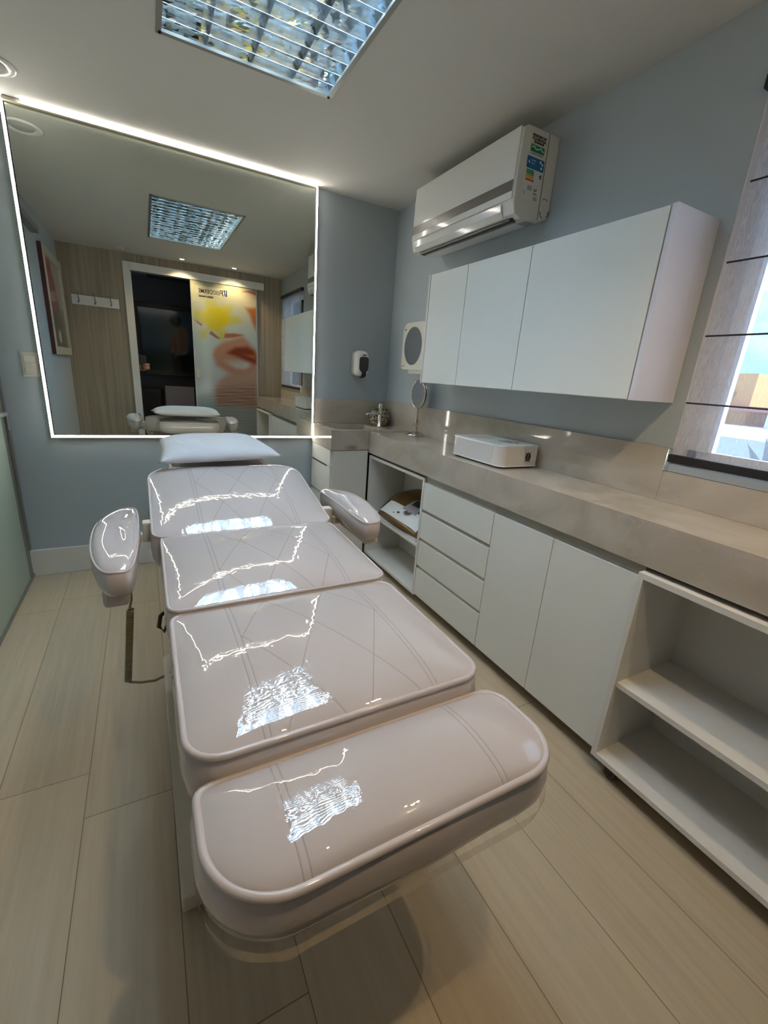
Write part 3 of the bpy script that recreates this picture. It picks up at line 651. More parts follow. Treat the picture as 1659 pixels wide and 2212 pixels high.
td = thing('paper_towel_dispenser', 'cream wall paper towel dispenser with an oval mirrored window', 'towel dispenser', (0, -.54, 1.35))
bm = bmesh.new(); poly = rrect(-.685, -.395, 1.355, 1.640, [.05, .05, .02, .02], 6)
prism(bm, poly, lambda a, b_, t_: (-.001 - .118 * t_, a, b_)); link('casing', bm, mat('cream_casing', (.70, .68, .60), .3), td, bevel=.006)
bm = bmesh.new(); pl = [(-.530 + .105 * math.cos(2 * math.pi * i / 40), 1.498 + .115 * math.sin(2 * math.pi * i / 40)) for i in range(40)]
prism(bm, pl, lambda a, b_, t_: (-.1185 - .003 * t_, a, b_)); link('mirrored_window', bm, M_MIRROR2, td)
box('paper_edge', -.10, -.03, -.62, -.46, 1.33, 1.356, M_WHITE, td, bevel=.004)
text('badge', '5%', .018, M_TEXTG, td, (-.1200, -.418, 1.590), (0, -1, 0), (0, 0, 1)) if False else text('badge', 'elp', .020, M_TEXTG, td, (-.1196, -.412, 1.595), (0, -1, 0), (0, 0, 1), bold=.0006)
text('badge', 'premisse', .009, M_TEXTG, td, (-.1196, -.404, 1.374), (0, -1, 0), (0, 0, 1), bold=.0004)

# ---------------------------------------------------------------- light switch
sw = thing('light_switch', 'cream two-rocker light switch plate left of the mirror', 'switch', (-2.185, 0, 1.16))
box('plate', -2.225, -2.150, -.008, -.0005, 1.163, 1.288, M_CREAM, sw, bevel=.003)
for z in (1.235, 1.180): box('rocker', -2.212, -2.163, -.014, -.008, z, z + .035, M_CREAM, sw, bevel=.002)

# ---------------------------------------------------------------- air conditioner
ac = thing('air_conditioner', 'white split air conditioner with grey band and energy label above the cupboards', 'air conditioner', (0, -.99, 2.0))
AY0, AY1 = -1.405, -.575
def acprof(): return [(-.001, 2.020), (-.001, 2.322), (-.185, 2.322), (-.205, 2.310), (-.212, 2.12), (-.212, 2.045), (-.200, 2.005), (-.165, 1.990), (-.06, 2.000)]
bm = bmesh.new(); prism(bm, acprof(), lambda a, b_, t_: (a, AY0 + (AY1 - AY0) * t_, b_)); link('casing', bm, M_ACS, ac, bevel=.004)
bm = bmesh.new(); prism(bm, [(-.211, 2.058), (-.218, 2.058), (-.211, 2.316), (-.204, 2.316)], lambda a, b_, t_: (a, AY0 + .012 + (AY1 - AY0 - .016) * t_, b_)); link('front_panel', bm, M_WHITEP, ac, bevel=.002)
bm = bmesh.new(); prism(bm, [(-.2172, 2.086), (-.2178, 2.086), (-.2166, 2.128), (-.2158, 2.128)], lambda a, b_, t_: (a - .0006, AY0 + .014 + (AY1 - AY0 - .02) * t_, b_)); link('grey_band', bm, M_GREY, ac)
bm = bmesh.new(); prism(bm, [(-.2125, 2.050), (-.2195, 2.052), (-.217, 2.020), (-.196, 1.998), (-.193, 2.002), (-.211, 2.02)], lambda a, b_, t_: (a, AY0 + .07 + (AY1 - AY0 - .11) * t_, b_)); link('flap', bm, M_WHITEP, ac, bevel=.0015)
boxes('outlet_slot', [(-.186, -.160, AY0 + .03, AY1 - .05, 1.9895, 1.9955)], M_DARK, ac)
boxes('outlet_vane', [(-.190, -.178, AY0 + .04, AY1 - .05, 1.987, 1.991), (-.165, -.150, AY0 + .04, AY1 - .05, 1.9865, 1.9905)], M_GREY, ac)
ys = AY0 - .0006
box('side_seam', -.066, -.063, AY0 - .0008, AY0 + .001, 2.005, 2.320, mat('seam_grey', (.12, .13, .13), .6), ac)
for _p, _r in (([(-.052, ys, 2.082), (-.046, ys, 2.090), (-.03, ys, 2.090), (-.024, ys, 2.084)], .0012), ([(-.056, ys, 2.040), (-.05, ys, 2.022), (-.036, ys, 2.016)], .0014), ([(-.006, ys, 2.048), (-.009, ys, 2.03), (-.016, ys, 2.024)], .0022)):
    bm = bmesh.new(); tube(bm, _p, _r, 6); link('knockout', bm, M_BLACK, ac)
# stickers on the end face (viewed from the camera side, text runs towards the wall)
RT, UP = (1, 0, 0), (0, 0, 1)
for s_, z, sz in (('PRODUZIDO NO', 2.290, .0125), ('PÓLO INDUSTRIAL', 2.279, .0115), ('DE MANAUS', 2.268, .0125)):
    text('lettering', s_, sz, M_TEXT, ac, (-.118, ys - .0003, z), RT, UP, .0002, 'CENTER', .80, .0005)
box('green_badge', -.162 + .003, -.082, ys - .0004, AY0, 2.238, 2.262, M_GREENP, ac)
bm = bmesh.new(); tube(bm, [(-.154, ys - .0006, 2.252), (-.142, ys - .0006, 2.256), (-.130, ys - .0006, 2.248), (-.116, ys - .0006, 2.250), (-.103, ys - .0006, 2.256), (-.088, ys - .0006, 2.246)], .0022, 6); link('white_wave', bm, M_PAPER, ac)
text('lettering', 'CONHEÇA A AMAZÔNIA', .0075, M_TEXTG, ac, (-.120, ys - .0003, 2.229), RT, UP, .0002, 'CENTER', .75)
bm = bmesh.new(); prism(bm, rrect(-.172, -.070, 2.062, 2.222, .006, 4), lambda a, b_, t_: (a, AY0 - .0004 * t_, b_)); link('label_paper', bm, M_PAPER, ac)
bm = bmesh.new(); prism(bm, rrect(-.170, -.072, 2.178, 2.220, .005, 4), lambda a, b_, t_: (a, AY0 - .0004 - .0004 * t_, b_)); link('blue_panel', bm, M_BLUE, ac)
text('lettering', 'Energia', .010, M_PAPER, ac, (-.145, ys - .0006, 2.206), RT, UP, .0002, 'LEFT', .8)
text('lettering', 'Elétrica', .008, M_PAPER, ac, (-.145, ys - .0006, 2.195), RT, UP, .0002, 'LEFT', .8)
for cx_, cz_ in ((-.095, 2.210), (-.083, 2.204), (-.086, 2.190)):
    bm = bmesh.new(); lathe(bm, [(.0052, 0), (.0052, .0004)], (cx_, ys - .0008, cz_), 12, 'y'); link('white_dot', bm, M_PAPER, ac)
bm = bmesh.new(); prism(bm, [(-.163, 2.196), (-.151, 2.196), (-.157, 2.207)], lambda a, b_, t_: (a, ys - .0004 - .0003 * t_, b_)); link('white_symbol', bm, M_PAPER, ac)
for k, (m_, w_) in enumerate(((M_GREENP, .040), (M_GREENP, .043), (M_LGREEN, .044), (M_ORANGE, .045), (M_ORANGE, .046), (M_RED, .047))):
    box('energy_bar', -.165, -.165 + w_, ys - .0004, AY0, 2.168 - k * .0068, 2.1738 - k * .0068, m_, ac)
bm = bmesh.new(); prism(bm, [(-.092, 2.160), (-.086, 2.167), (-.078, 2.167), (-.078, 2.153), (-.086, 2.153)], lambda a, b_, t_: (a, ys - .0002 - .0003 * t_, b_)); link('class_arrow', bm, M_TEXT, ac)
text('lettering', 'A', .010, M_PAPER, ac, (-.0865, ys - .0007, 2.1562), RT, UP, .0002)
text('lettering', '16,7', .014, M_TEXT, ac, (-.112, ys - .0003, 2.103), RT, UP, .0002, 'LEFT', .8, .0005)
text('lettering', 'kWh/mês', .007, M_TEXT, ac, (-.112, ys - .0003, 2.092), RT, UP, .0002, 'LEFT', .8, .0002)
M_PALE = mat('pale_print', (.40, .43, .42), .5)
for b_ in ((-.148, -.122, ys - .0003, AY0, 2.102, 2.118), (-.166, -.161, ys - .0003, AY0, 2.080, 2.096), (-.108, -.086, ys - .0003, AY0, 2.070, 2.084)): box('label_table', *b_, M_PALE, ac)
box('under_sticker', -.12, -.06, AY0 + .02, AY0 + .07, 1.9945, 1.9965, mat('grey_sticker', (.35, .36, .35), .5), ac)

# ---------------------------------------------------------------- upper cupboard
uc = thing('wall_cupboard', 'white three-door wall cupboard above the worktop', 'cupboard', (-.11, -1.49, 1.28))
UX, UY0, UY1, UZ0, UZ1 = -.232, -2.148, -.826, 1.280, 1.845
boxes('carcass', [(UX + .019, -.001, UY0 + .018, UY1 - .016, UZ0, UZ0 + .016), (UX + .019, -.001, UY0 + .018, UY1 - .016, UZ1 - .016, UZ1), (-.008, -.001, UY0 + .018, UY1 - .016, UZ0 + .016, UZ1 - .016)], M_LACE, uc)
box('side_panel', UX, -.001, UY0, UY0 + .018, UZ0, UZ1, M_LACS, uc)
box('side_panel', UX, -.001, UY1 - .016, UY1, UZ0 - .002, UZ1, M_LACE, uc)
yb_ = [UY1 - .018, -1.168, -1.580, UY0 + .022]
for a, b_ in zip(yb_, yb_[1:]): box('door', UX - .001 + .002, UX + .018, b_ + .0018, a - .0018, UZ0 + .002, UZ1 - .002, M_LAC, uc, bevel=.0008)

# ---------------------------------------------------------------- base cupboards
FX = -.322
ZF0, ZF1 = .068, .752
# open niche under the sink end
ni = thing('open_niche_cabinet', 'open white base cabinet with one shelf next to the sink', 'cabinet', (-.16, -.76, .06))
NY0, NY1 = -1.112, -.412
boxes('carcass', [(FX, -.02, NY0, NY0 + .018, .055, .778), (FX, -.02, NY1 - .018, NY1, .055, .778), (FX, -.02, NY0 + .018, NY1 - .018, .760, .778), (FX, -.02, NY0 + .018, NY1 - .018, .055, .073), (-.035, -.02, NY0 + .018, NY1 - .018, .073, .760)], M_LACE, ni)
box('shelf', FX + .012, -.035, NY0 + .018, NY1 - .018, .352, .368, M_LACE, ni)
# drawers
dr = thing('drawer_cabinet', 'white base cabinet with four stacked drawers and finger grooves', 'drawers', (-.16, -1.4, .06))
boxes('carcass', [(FX + .02, -.02, -1.688, -1.114, .055, .780)], M_LACE, dr)
box('grip_channel', FX + .012, FX + .0195, -1.688, -1.114, .760, .792, M_GROOVE, dr)
gz = .021; hts = [.152, .150, .150]; z = ZF1
for k in range(4):
    z0_ = z - (hts[k] if k < 3 else z - ZF0)
    box('drawer_front', FX, FX + .0195, -1.686, -1.116, z0_, z, M_LAC, dr, bevel=.0008)
    if k < 3: box('grip_channel', FX + .008, FX + .0195, -1.686, -1.116, z0_ - gz + .001, z0_ - .001, M_GROOVE, dr)
    z = z0_ - gz
# two doors
cb_ = thing('two_door_cabinet', 'white base cabinet with two plain doors in mid run', 'cabinet', (-.16, -2.03, .06))
box('carcass', FX + .02, -.02, -2.370, -1.690, .055, .780, M_LACE, cb_)
box('grip_channel', FX + .012, FX + .0195, -2.370, -1.690, .755, .792, M_GROOVE, cb_)
box('door', FX, FX + .0195, -2.0205, -1.6905, ZF0, ZF1, M_LAC, cb_, bevel=.0008)
box('door', FX, FX + .0195, -2.3695, -2.0235, ZF0, ZF1, M_LAC, cb_, bevel=.0008)
# rolling open shelf unit
ou = thing('rolling_shelf_unit', 'open white shelf unit on black castors nearest the camera', 'shelf unit', (-.18, -2.74, 0))
OX, OY0, OY1, OZ0, OZ1 = -.352, YB + .048, -2.374, .068, .778
boxes('carcass', [(OX, -.02, OY1 - .018, OY1, OZ0, OZ1), (OX, -.02, OY0, OY0 + .018, OZ0, OZ1), (OX, -.02, OY0 + .018, OY1 - .018, OZ1 - .018, OZ1), (OX, -.02, OY0 + .018, OY1 - .018, OZ0, OZ0 + .018), (-.032, -.02, OY0 + .018, OY1 - .018, OZ0 + .018, OZ1 - .018)], M_LACE, ou)
box('shelf', OX + .012, -.032, OY0 + .018, OY1 - .018, .362, .380, M_LACE, ou)
for (x, y) in ((OX + .045, OY1 - .06), (-.07, OY1 - .06), (OX + .045, OY0 + .06), (-.07, OY0 + .06)):
    bm = bmesh.new(); addbox(bm, x - .018, x + .018, y - .016, y + .016, .036, .068); addbox(bm, x - .02, x - .015, y - .012, y + .012, .02, .05); addbox(bm, x + .015, x + .02, y - .012, y + .012, .02, .05)
    w_ = link('castor', bm, M_BLACK, ou)
    bm = bmesh.new(); lathe(bm, [(.014, -.014), (.020, -.011), (.020, .011), (.014, .014)], (x, y, .020), 20, 'x'); link('wheel', bm, mat('castor_wheel', (.10, .10, .10), .2), w_, smooth=True)
# vanity under sink
va = thing('vanity_cabinet', 'white vanity cabinet under the corner sink with a slot pull', 'cabinet', (-.4, -.2, .06))
boxes('carcass', [(SX0 + .026, -.345, SY0 + .022, -.02, .06, zb - .001)], M_LACE, va)
box('front_panel', SX0 + .024, -.334, SY0 + .004, SY0 + .021, .06, zb - .004, M_LACE, va)
box('drawer_front', SX0 + .004, SX0 + .024, SY0 + .02, -.02, .700, zb - .004, M_LAC, va)
box('drawer_front', SX0 + .004, SX0 + .024, SY0 + .02, -.02, .486, .696, M_LAC, va)
box('drawer_front', SX0 + .004, SX0 + .024, SY0 + .02, -.02, .075, .470, M_LAC, va)
box('slot_pull', SX0 + .003, SX0 + .0045, -.33, -.04, .690, .697, M_DARK, va)

# ---------------------------------------------------------------- bronze treatment device in the niche
dv_ = thing('skin_treatment_device', 'bronze and white skin treatment device on the niche shelf', 'device', (-.20, -.86, .368))
dy0, dy1, dx0, dx1 = -1.085, -.515, -.318, -.045
z0_ = .369
bm = bmesh.new()
def devtop(s_): return z0_ + .058 + .160 * s_      # s from front(0) to back(1)
nu, nv = 14, 16; top = []
for i in range(nu + 1):
    s_ = i / nu; row_ = []
    for j in range(nv + 1):
        tt = j / nv; w_ = 1 - .22 * (2 * s_ - 1) ** 2 if s_ > .5 else 1 - .10 * (1 - 2 * s_) ** 2
        yy = (dy0 + dy1) / 2 + (tt - .5) * (dy1 - dy0) * w_; e = (2 * tt - 1)
        row_.append(bm.verts.new((dx0 + (dx1 - dx0) * s_ + .02 * e * e * (1 - s_), yy, devtop(s_) + .022 * math.sin(math.pi * s_) - .030 * e ** 4)))
    top.append(row_)
for i in range(nu):
    for j in range(nv): bm.faces.new((top[i][j], top[i + 1][j], top[i + 1][j + 1], top[i][j + 1]))
rim = [top[i][0] for i in range(nu + 1)] + [top[nu][j] for j in range(1, nv + 1)] + [top[i][nv] for i in range(nu - 1, -1, -1)] + [top[0][j] for j in range(nv - 1, 0, -1)]
cc = Vector(((dx0 + dx1) / 2, (dy0 + dy1) / 2, 0))
bot = [bm.verts.new((cc.x + (v_.co.x - cc.x) * .97, cc.y + (v_.co.y - cc.y) * .96, z0_ + .022)) for v_ in rim]
n_ = len(rim)
for i in range(n_): bm.faces.new((rim[i], rim[(i + 1) % n_], bot[(i + 1) % n_], bot[i]))
bm.faces.new(bot)
link('shell', bm, M_GOLD, dv_, smooth=True)
box('foot_plate', dx0 + .015, dx1 - .02, dy0 + .03, dy1 - .03, z0_, z0_ + .021, M_PAPER, dv_, bevel=.003)
bm = bmesh.new(); tube(bm, [(dx0 + .01, dy0 + .018, z0_ + .040), (dx0 + .06, dy0 + .012, z0_ + .084), (dx0 + .14, dy0 + .016, z0_ + .138), (dx1 - .03, dy0 + .05, z0_ + .185)], .006, 8); link('gold_rib', bm, mat('gold_trim', (.55, .38, .16), .2, .8), dv_, smooth=True)
def dpt(s_, yy, lift=.0035):
    e = (yy - (dy0 + dy1) / 2) / ((dy1 - dy0) / 2); return Vector((dx0 + (dx1 - dx0) * s_ + .02 * e * e * (1 - s_), yy, devtop(s_) + .022 * math.sin(math.pi * s_) - .030 * e ** 4 + lift))
def dpatch(name, s0, s1, ya, yb2, m_, lift=.003, taper=0):
    bm = bmesh.new(); A = []
    for i in range(7):
        A.append([])
        for j in range(9):
            s_ = s0 + (s1 - s0) * i / 6; k = taper * (i / 6); y_ = ya + k + (yb2 - ya - 2 * k) * j / 8
            A[-1].append(bm.verts.new(dpt(s_, y_, lift)))
    for i in range(6):
        for j in range(8): bm.faces.new((A[i][j], A[i + 1][j], A[i + 1][j + 1], A[i][j + 1]))
    return link(name, bm, m_, dv_, smooth=True)
dpatch('white_panel', .04, .34, dy0 + .05, dy1 - .05, M_PAPER, .003, .02)
dpatch('grey_panel', .28, .62, -.93, -.77, mat('grey_lilac_panel', (.30, .28, .31), .4), .0045, .025)
dpatch('screen', .44, .60, -.89, -.81, M_BLACK, .006)
q = dpt(.26, -.855, .004); bm = bmesh.new(); lathe(bm, [(.030, 0), (.030, .005), (.022, .007), (.020, .003), (.001, .003)], tuple(q), 28); link('dial', bm, M_GREY, dv_, smooth=True)
q = dpt(.17, -.775, .004); bm = bmesh.new(); lathe(bm, [(.009, 0), (.009, .004)], tuple(q), 14); link('button', bm, M_BLACK, dv_)
q = dpt(.12, -.735, .004); bm = bmesh.new(); lathe(bm, [(.005, 0), (.005, .003)], tuple(q), 12); link('green_button', bm, M_GREENP, dv_)
q = dpt(.78, -.93, .004); bm = bmesh.new(); lathe(bm, [(.012, 0), (.012, .003), (.007, .003), (.007, .001)], tuple(q), 18); link('emblem_ring', bm, M_PAPER, dv_)

# ---------------------------------------------------------------- table mirror
tm = thing('table_mirror', 'oval swivel mirror on a turned nickel stand on the worktop', 'mirror', (-.085, -.60, ZC))
tx, ty = -.062, -.600
tx = -.086
bm = bmesh.new(); SZ = 1.16
_pr = [(.060, 0), (.063, .003), (.060, .009), (.045, .020), (.022, .027), (.010, .030), (.009, .038), (.012, .041), (.008, .045), (.010, .055), (.0135, .072), (.012, .088), (.007, .108), (.006, .112), (.009, .116), (.006, .120), (.005, .135), (.007, .142), (.005, .150), (.004, .158)]
lathe(bm, [(a, b_ * SZ) for a, b_ in _pr], (tx, ty, ZC), 32); link('stand', bm, M_NICKEL, tm, smooth=True)
# mirror head: disc turned about the vertical axis
ang = R(-38); nrm = Vector((math.cos(R(181)), math.sin(R(181)), 0)); side = Vector((-nrm.y, nrm.x, 0))
def disc(r_, off, th):
    bm = bmesh.new(); A = []; B = []
    for i in range(48):
        a = 2 * math.pi * i / 48; p = Vector((tx, ty, ZC + .270)) + side * r_ * math.cos(a) + Vector((0, 0, 1)) * r_ * 1.06 * math.sin(a)
        A.append(bm.verts.new(p + nrm * off)); B.append(bm.verts.new(p + nrm * (off + th)))
    bm.faces.new(A); bm.faces.new(B[::-1])
    for i in range(48): bm.faces.new((A[i], A[(i + 1) % 48], B[(i + 1) % 48], B[i]))
    return bm
link('glass', disc(.078, .0075, .001), M_MIRROR2, tm)
bm = bmesh.new()
for off in (-.006, .006):
    tube(bm, [Vector((tx, ty, ZC + .270)) + side * .081 * math.cos(2 * math.pi * i / 48) + Vector((0, 0, 1)) * .086 * math.sin(2 * math.pi * i / 48) + nrm * off for i in range(48)], .0045, 8, closed=True)
link('rim', bm, M_NICKEL, tm, smooth=True)
link('back_plate', disc(.079, -.005, .011), M_NICKEL, tm)

# ---------------------------------------------------------------- white steriliser box
wb = thing('white_appliance_box', 'low white appliance box with rounded corner and black emblem on worktop', 'appliance', (-.15, -1.45, ZC))
bx = (-.268, -.040, -1.620, -1.262)
def slab(name, poly, z0, z1, m_, parent, bevel=0):
    bm = bmesh.new(); prism(bm, poly, lambda a, b_, t_: (a, b_, z0 + (z1 - z0) * t_)); return link(name, bm, m_, parent, bevel=bevel)
slab('foot_rim', rrect(bx[0] + .006, bx[1] - .006, bx[2] + .006, bx[3] - .006, .03), ZC + .0005, ZC + .008, M_BLACK, wb)
slab('body', rrect(*bx, [.012, .012, .034, .012]), ZC + .008, ZC + .098, mat('ivory_plastic', (.66, .64, .61), .25), wb)
slab('base_trim', rrect(bx[0] - .002, bx[1] + .002, bx[2] - .002, bx[3] + .002, [.012, .012, .036, .012]), ZC + .008, ZC + .014, M_WHITEP, wb)
slab('lid', rrect(bx[0] - .002, bx[1] + .002, bx[2] - .002, bx[3] + .002, [.012, .012, .036, .012]), ZC + .096, ZC + .105, mat('pale_lid', (.62, .68, .68), .2), wb, bevel=.0015)
zt2 = ZC + .1055
box('pink_sticker', -.215, -.115, -1.390, -1.330, zt2 - .001, zt2, mat('dusty_pink', (.40, .27, .25), .5), wb)
bm = bmesh.new()
for k in range(22):
    a = 2 * math.pi * k / 22; tube(bm, [(-.13 + .048 * math.cos(a), -1.51 + .048 * math.sin(a), zt2), (-.13 + .030 * math.cos(a + .5), -1.51 + .030 * math.sin(a + .5), zt2)], .0018, 5)
lathe(bm, [(.016, -.001), (.016, .001)], (-.13, -1.51, zt2), 20); link('lid_emblem', bm, mat('grey_teal_print', (.20, .24, .24), .3), wb)
ye = bx[2] - .0005
bm = bmesh.new(); tube(bm, [(-.103 + .0135 * math.cos(2 * math.pi * i / 28), ye, ZC + .053 + .018 * math.sin(2 * math.pi * i / 28)) for i in range(28)], .0028, 6, closed=True)
tube(bm, [(-.103 + .007 * math.cos(2 * math.pi * i / 20), ye, ZC + .053 + .011 * math.sin(2 * math.pi * i / 20)) for i in range(20)], .0022, 6, closed=True)
tube(bm, [(-.111, ye, ZC + .042), (-.095, ye, ZC + .063)], .0018, 6)
for sx_, sz_ in ((-1, -1), (-1, 1), (1, -1), (1, 1)): tube(bm, [(-.103 + sx_ * .011, ye, ZC + .053 + sz_ * .014), (-.103 + sx_ * .018, ye, ZC + .053 + sz_ * .022)], .0013, 5)
link('front_emblem', bm, M_BLACK, wb)
box('front_inset', bx[0] - .0008, bx[0] + .001, bx[2] + .062, bx[3] - .03, ZC + .016, ZC + .094, mat('ivory_inset', (.60, .57, .55), .5), wb)

# ---------------------------------------------------------------- treatment chair
XC = -1.348
ch = thing('treatment_bed', 'quilted off-white reclining treatment bed wrapped in clear plastic', 'treatment bed', (XC, -1.9, 0))
def outline_pt(P, ang):       # ray from origin against polygon P (centered), returns point
    dx, dy = math.cos(ang), math.sin(ang); best = None
    n = len(P)
    for i in range(n):
        x0, y0 = P[i]; x1, y1 = P[(i + 1) % n]; ex, ey = x1 - x0, y1 - y0; den = dx * ey - dy * ex
        if abs(den) < 1e-12: continue
        t_ = (x0 * ey - y0 * ex) / den; s_ = (x0 * dy - y0 * dx) / den
        if t_ > 0 and -1e-6 <= s_ <= 1 + 1e-6 and (best is None or t_ < best): best = t_
    return dx * best, dy * best
def cushion(name, x0, x1, y0, y1, zf, mat_, parent, th=.12, rad=.05, crown=.02, bulge=.012, pipe=True, inset_bot=.02, px=2.6, py=2.0, edge=.004, pr=.0045):
    """zf(y) gives the height of the piping line; the top is crowned"""
    cx, cy = (x0 + x1) / 2, (y0 + y1) / 2; hx, hy = (x1 - x0) / 2, (y1 - y0) / 2
    if not isinstance(rad, (list, tuple)): rad = [rad] * 4
    OUT = [(a - cx, b_ - cy) for a, b_ in rrect(x0, x1, y0, y1, rad, 10)]
    n = 28
    bd = []
    for i in range(n): bd.append((-1 + 2 * i / n, -1))
    for i in range(n): bd.append((1, -1 + 2 * i / n))
    for i in range(n): bd.append((1 - 2 * i / n, 1))
    for i in range(n): bd.append((-1, 1 - 2 * i / n))
    ring = [outline_pt(OUT, math.atan2(v_ * hy, u_ * hx)) for u_, v_ in bd]
    K = len(ring); bm = bmesh.new()
    def scaled(s_, dz, grow=0):
        vs = []
        for x, y in ring:
            l_ = math.hypot(x, y); g = 1 + grow / l_
            vs.append(bm.verts.new((cx + x * s_ * g, cy + y * s_ * g, zf(cy + y * s_) + dz)))
        return vs
    rings = [scaled(1, -th, -inset_bot), scaled(1, -th * .93, -inset_bot * .35), scaled(1, -th * .7, bulge * .7), scaled(1, -th * .42, bulge), scaled(1, -th * .15, bulge * .55), scaled(1, 0, 0)]
    steps = [.985, .965, .94, .91, .87, .82, .76, .69, .61, .53, .45, .37, .29, .21, .13, .06, 0]
    for s_ in steps[:-1]:
        vs = []
        for (x, y) in ring:
            X, Y = x * s_, y * s_
            r_ = min(1, s_)
            f = (1 - abs(X / hx) ** px) * (1 - abs(Y / hy) ** py)
            # distance-based shoulder so the rim rises quickly then flattens
            sh = 1 - (s_ ** 11)
            z = zf(cy + Y) + edge * sh + crown * max(0, f)
            vs.append(bm.verts.new((cx + X, cy + Y, z)))
        rings.append(vs)
    for a, b_ in zip(rings, rings[1:]):
        for i in range(K): bm.faces.new((a[i], a[(i + 1) % K], b_[(i + 1) % K], b_[i]))
    cen = bm.verts.new((cx, cy, zf(cy) + edge + crown)); last = rings[-1]
    for i in range(K): bm.faces.new((last[i], last[(i + 1) % K], cen))
    bm.faces.new(rings[0])
    o = link(name, bm, mat_, parent, smooth=True)
    if pipe:
        bm = bmesh.new(); tube(bm, [(cx + x * 1.004, cy + y * 1.004, zf(cy + y) - .002) for x, y in ring], pr, 8, closed=True)
        link('piping', bm, M_PIPE, o, smooth=True)
    return o
x0_, x1_ = -1.640, -1.058
cushion('head_cushion', -1.575, -1.15, -1.03, -.655, lambda y: .845 + .03 * (y + 1.03), M_VP, ch, th=.085, rad=.09, crown=.012)
cushion('back_cushion', -1.668, -1.050, -1.560, -1.055, lambda y: .745 + (.115 / .48) * (y + 1.545), M_VQ, ch, th=.125, rad=[.10, .09, .03, .03], crown=.026, edge=.011)
cushion('seat_cushion', x0_ - .004, x1_ + .004, -2.035, -1.545, lambda y: .722 + .03 * (y + 2.03), M_VQ, ch, th=.125, rad=[.045, .03, .03, .035], crown=.028, edge=.011)
cushion('leg_cushion', x0_, x1_, -2.490, -2.035, lambda y: .703 + .01 * (y + 2.49), M_VQ, ch, th=.130, rad=[.04, .03, .06, .05], pr=.0062, crown=.024, edge=.011)
cushion('foot_cushion', -1.632, -1.035, -2.702, -2.502, lambda y: .663 - .02 * (y + 2.5), M_VP, ch, th=.105, rad=[.045, .02, .11, .09], pr=.0072, crown=.022, edge=.011, bulge=.014, inset_bot=.03)
# armrests
def arm(x_in, x_out, ya, yb2, name='armrest'):
    ZA = .782
    sgn = 1 if x_out > x_in else -1; w_ = abs(x_out - x_in)
    P = []
    m_ = 40
    cy = (ya + yb2) / 2; hl = (yb2 - ya) / 2
    for i in range(m_):      # D shape: straight inner side, bowed outer side
        a = 2 * math.pi * i / m_; c_, s_ = math.cos(a), math.sin(a)
        ex = math.copysign(abs(c_) ** (1.0 if c_ > 0 else .35), c_)
        X = w_ * .5 * (1 + ex) * (1 - .30 * max(0, s_) ** 2)
        Y = hl * math.copysign(abs(s_) ** (.88), s_) - .018 * (1 + ex) * 0
        P.append((x_in + sgn * X, cy + Y + .02 * (.5 - X / w_) * (-1 if s_ < 0 else 0)))
    cx = sum(p[0] for p in P) / m_
    bm = bmesh.new(); rings = []
    def rg(sc, dz, gr=0):
        vs = []
        for x, y in P:
            l_ = math.hypot(x - cx, y - cy); g = sc * (1 + gr / l_)
            vs.append(bm.verts.new((cx + (x - cx) * g, cy + (y - cy) * g, ZA + dz + .012 * math.sin((y - ya) / (yb2 - ya) * math.pi))))
        rings.append(vs)
    rg(1, -.078, -.035); rg(1, -.072, -.012); rg(1, -.058, .0); rg(1, -.036, .007); rg(1, -.014, .006); rg(1, 0, 0)
    for s_, dz in ((.93, .010), (.82, .018), (.65, .024), (.42, .028), (.2, .030)): rg(s_, dz)
    for a, b_ in zip(rings, rings[1:]):
        for i in range(m_): bm.faces.new((a[i], a[(i + 1) % m_], b_[(i + 1) % m_], b_[i]))
    bm.faces.new(rings[0]); bm.faces.new(rings[-1])
    o = link(name, bm, M_VA, ch, smooth=True)
    bm = bmesh.new(); tube(bm, [(x, y, ZA + .012 * math.sin((y - ya) / (yb2 - ya) * math.pi)) for x, y in P], .0032, 7, closed=True); link('piping', bm, M_PIPE, o, smooth=True)
    return o
armL = arm(-1.706, -1.824, -1.90, -1.345); armR = arm(-1.000, -.880, -1.735, -1.255)
def bracket(sgn, xa, xb):
    o = boxes('armrest_bracket', [(min(xa, xb), max(xa, xb), -1.475, -1.435, .695, .765), (min(xb, xb + sgn * .045), max(xb, xb + sgn * .045), -1.49, -1.455, .70, .730)], M_CREAM, ch, bevel=.004)
bracket(-1, -1.666, -1.698); bracket(1, -1.045, -1.01)
# hand control under the left armrest and its coiled cord
box('hand_control', -1.800, -1.735, -1.82, -1.66, .640, .703, M_VA, ch, bevel=.02, seg=4)
box('armrest_underplate', -.965, -.905, -1.700, -1.32, .680, .704, M_CREAM, ch, bevel=.012, seg=3)
bm = bmesh.new(); tube(bm, [(-1.741, -1.68, .645), (-1.741, -1.66, .60), (-1.743, -1.64, .57), (-1.752, -1.62, .53), (-1.750, -1.60, .52)], .0035, 8)
pts = []; turns = 44
for i in range(turns * 10 + 1):
    f = i / (turns * 10); a = i / 10 * 2 * math.pi
    c = Vector((-1.752 - .030 * f, -1.60 + .02 * math.sin(f * 3), .515 - .27 * f)); pts.append(c + Vector((math.cos(a), math.sin(a), 0)) * .0095)
tube(bm, pts, .0026, 5)
tube(bm, [(-1.782, -1.598, .262), (-1.783, -1.598, .246), (-1.776, -1.60, .240), (-1.745, -1.61, .236), (-1.70, -1.63, .245), (-1.655, -1.65, .275), (-1.60, -1.68, .32)], .0045, 8)
link('coiled_cord', bm, M_CABLE, ch, smooth=True)
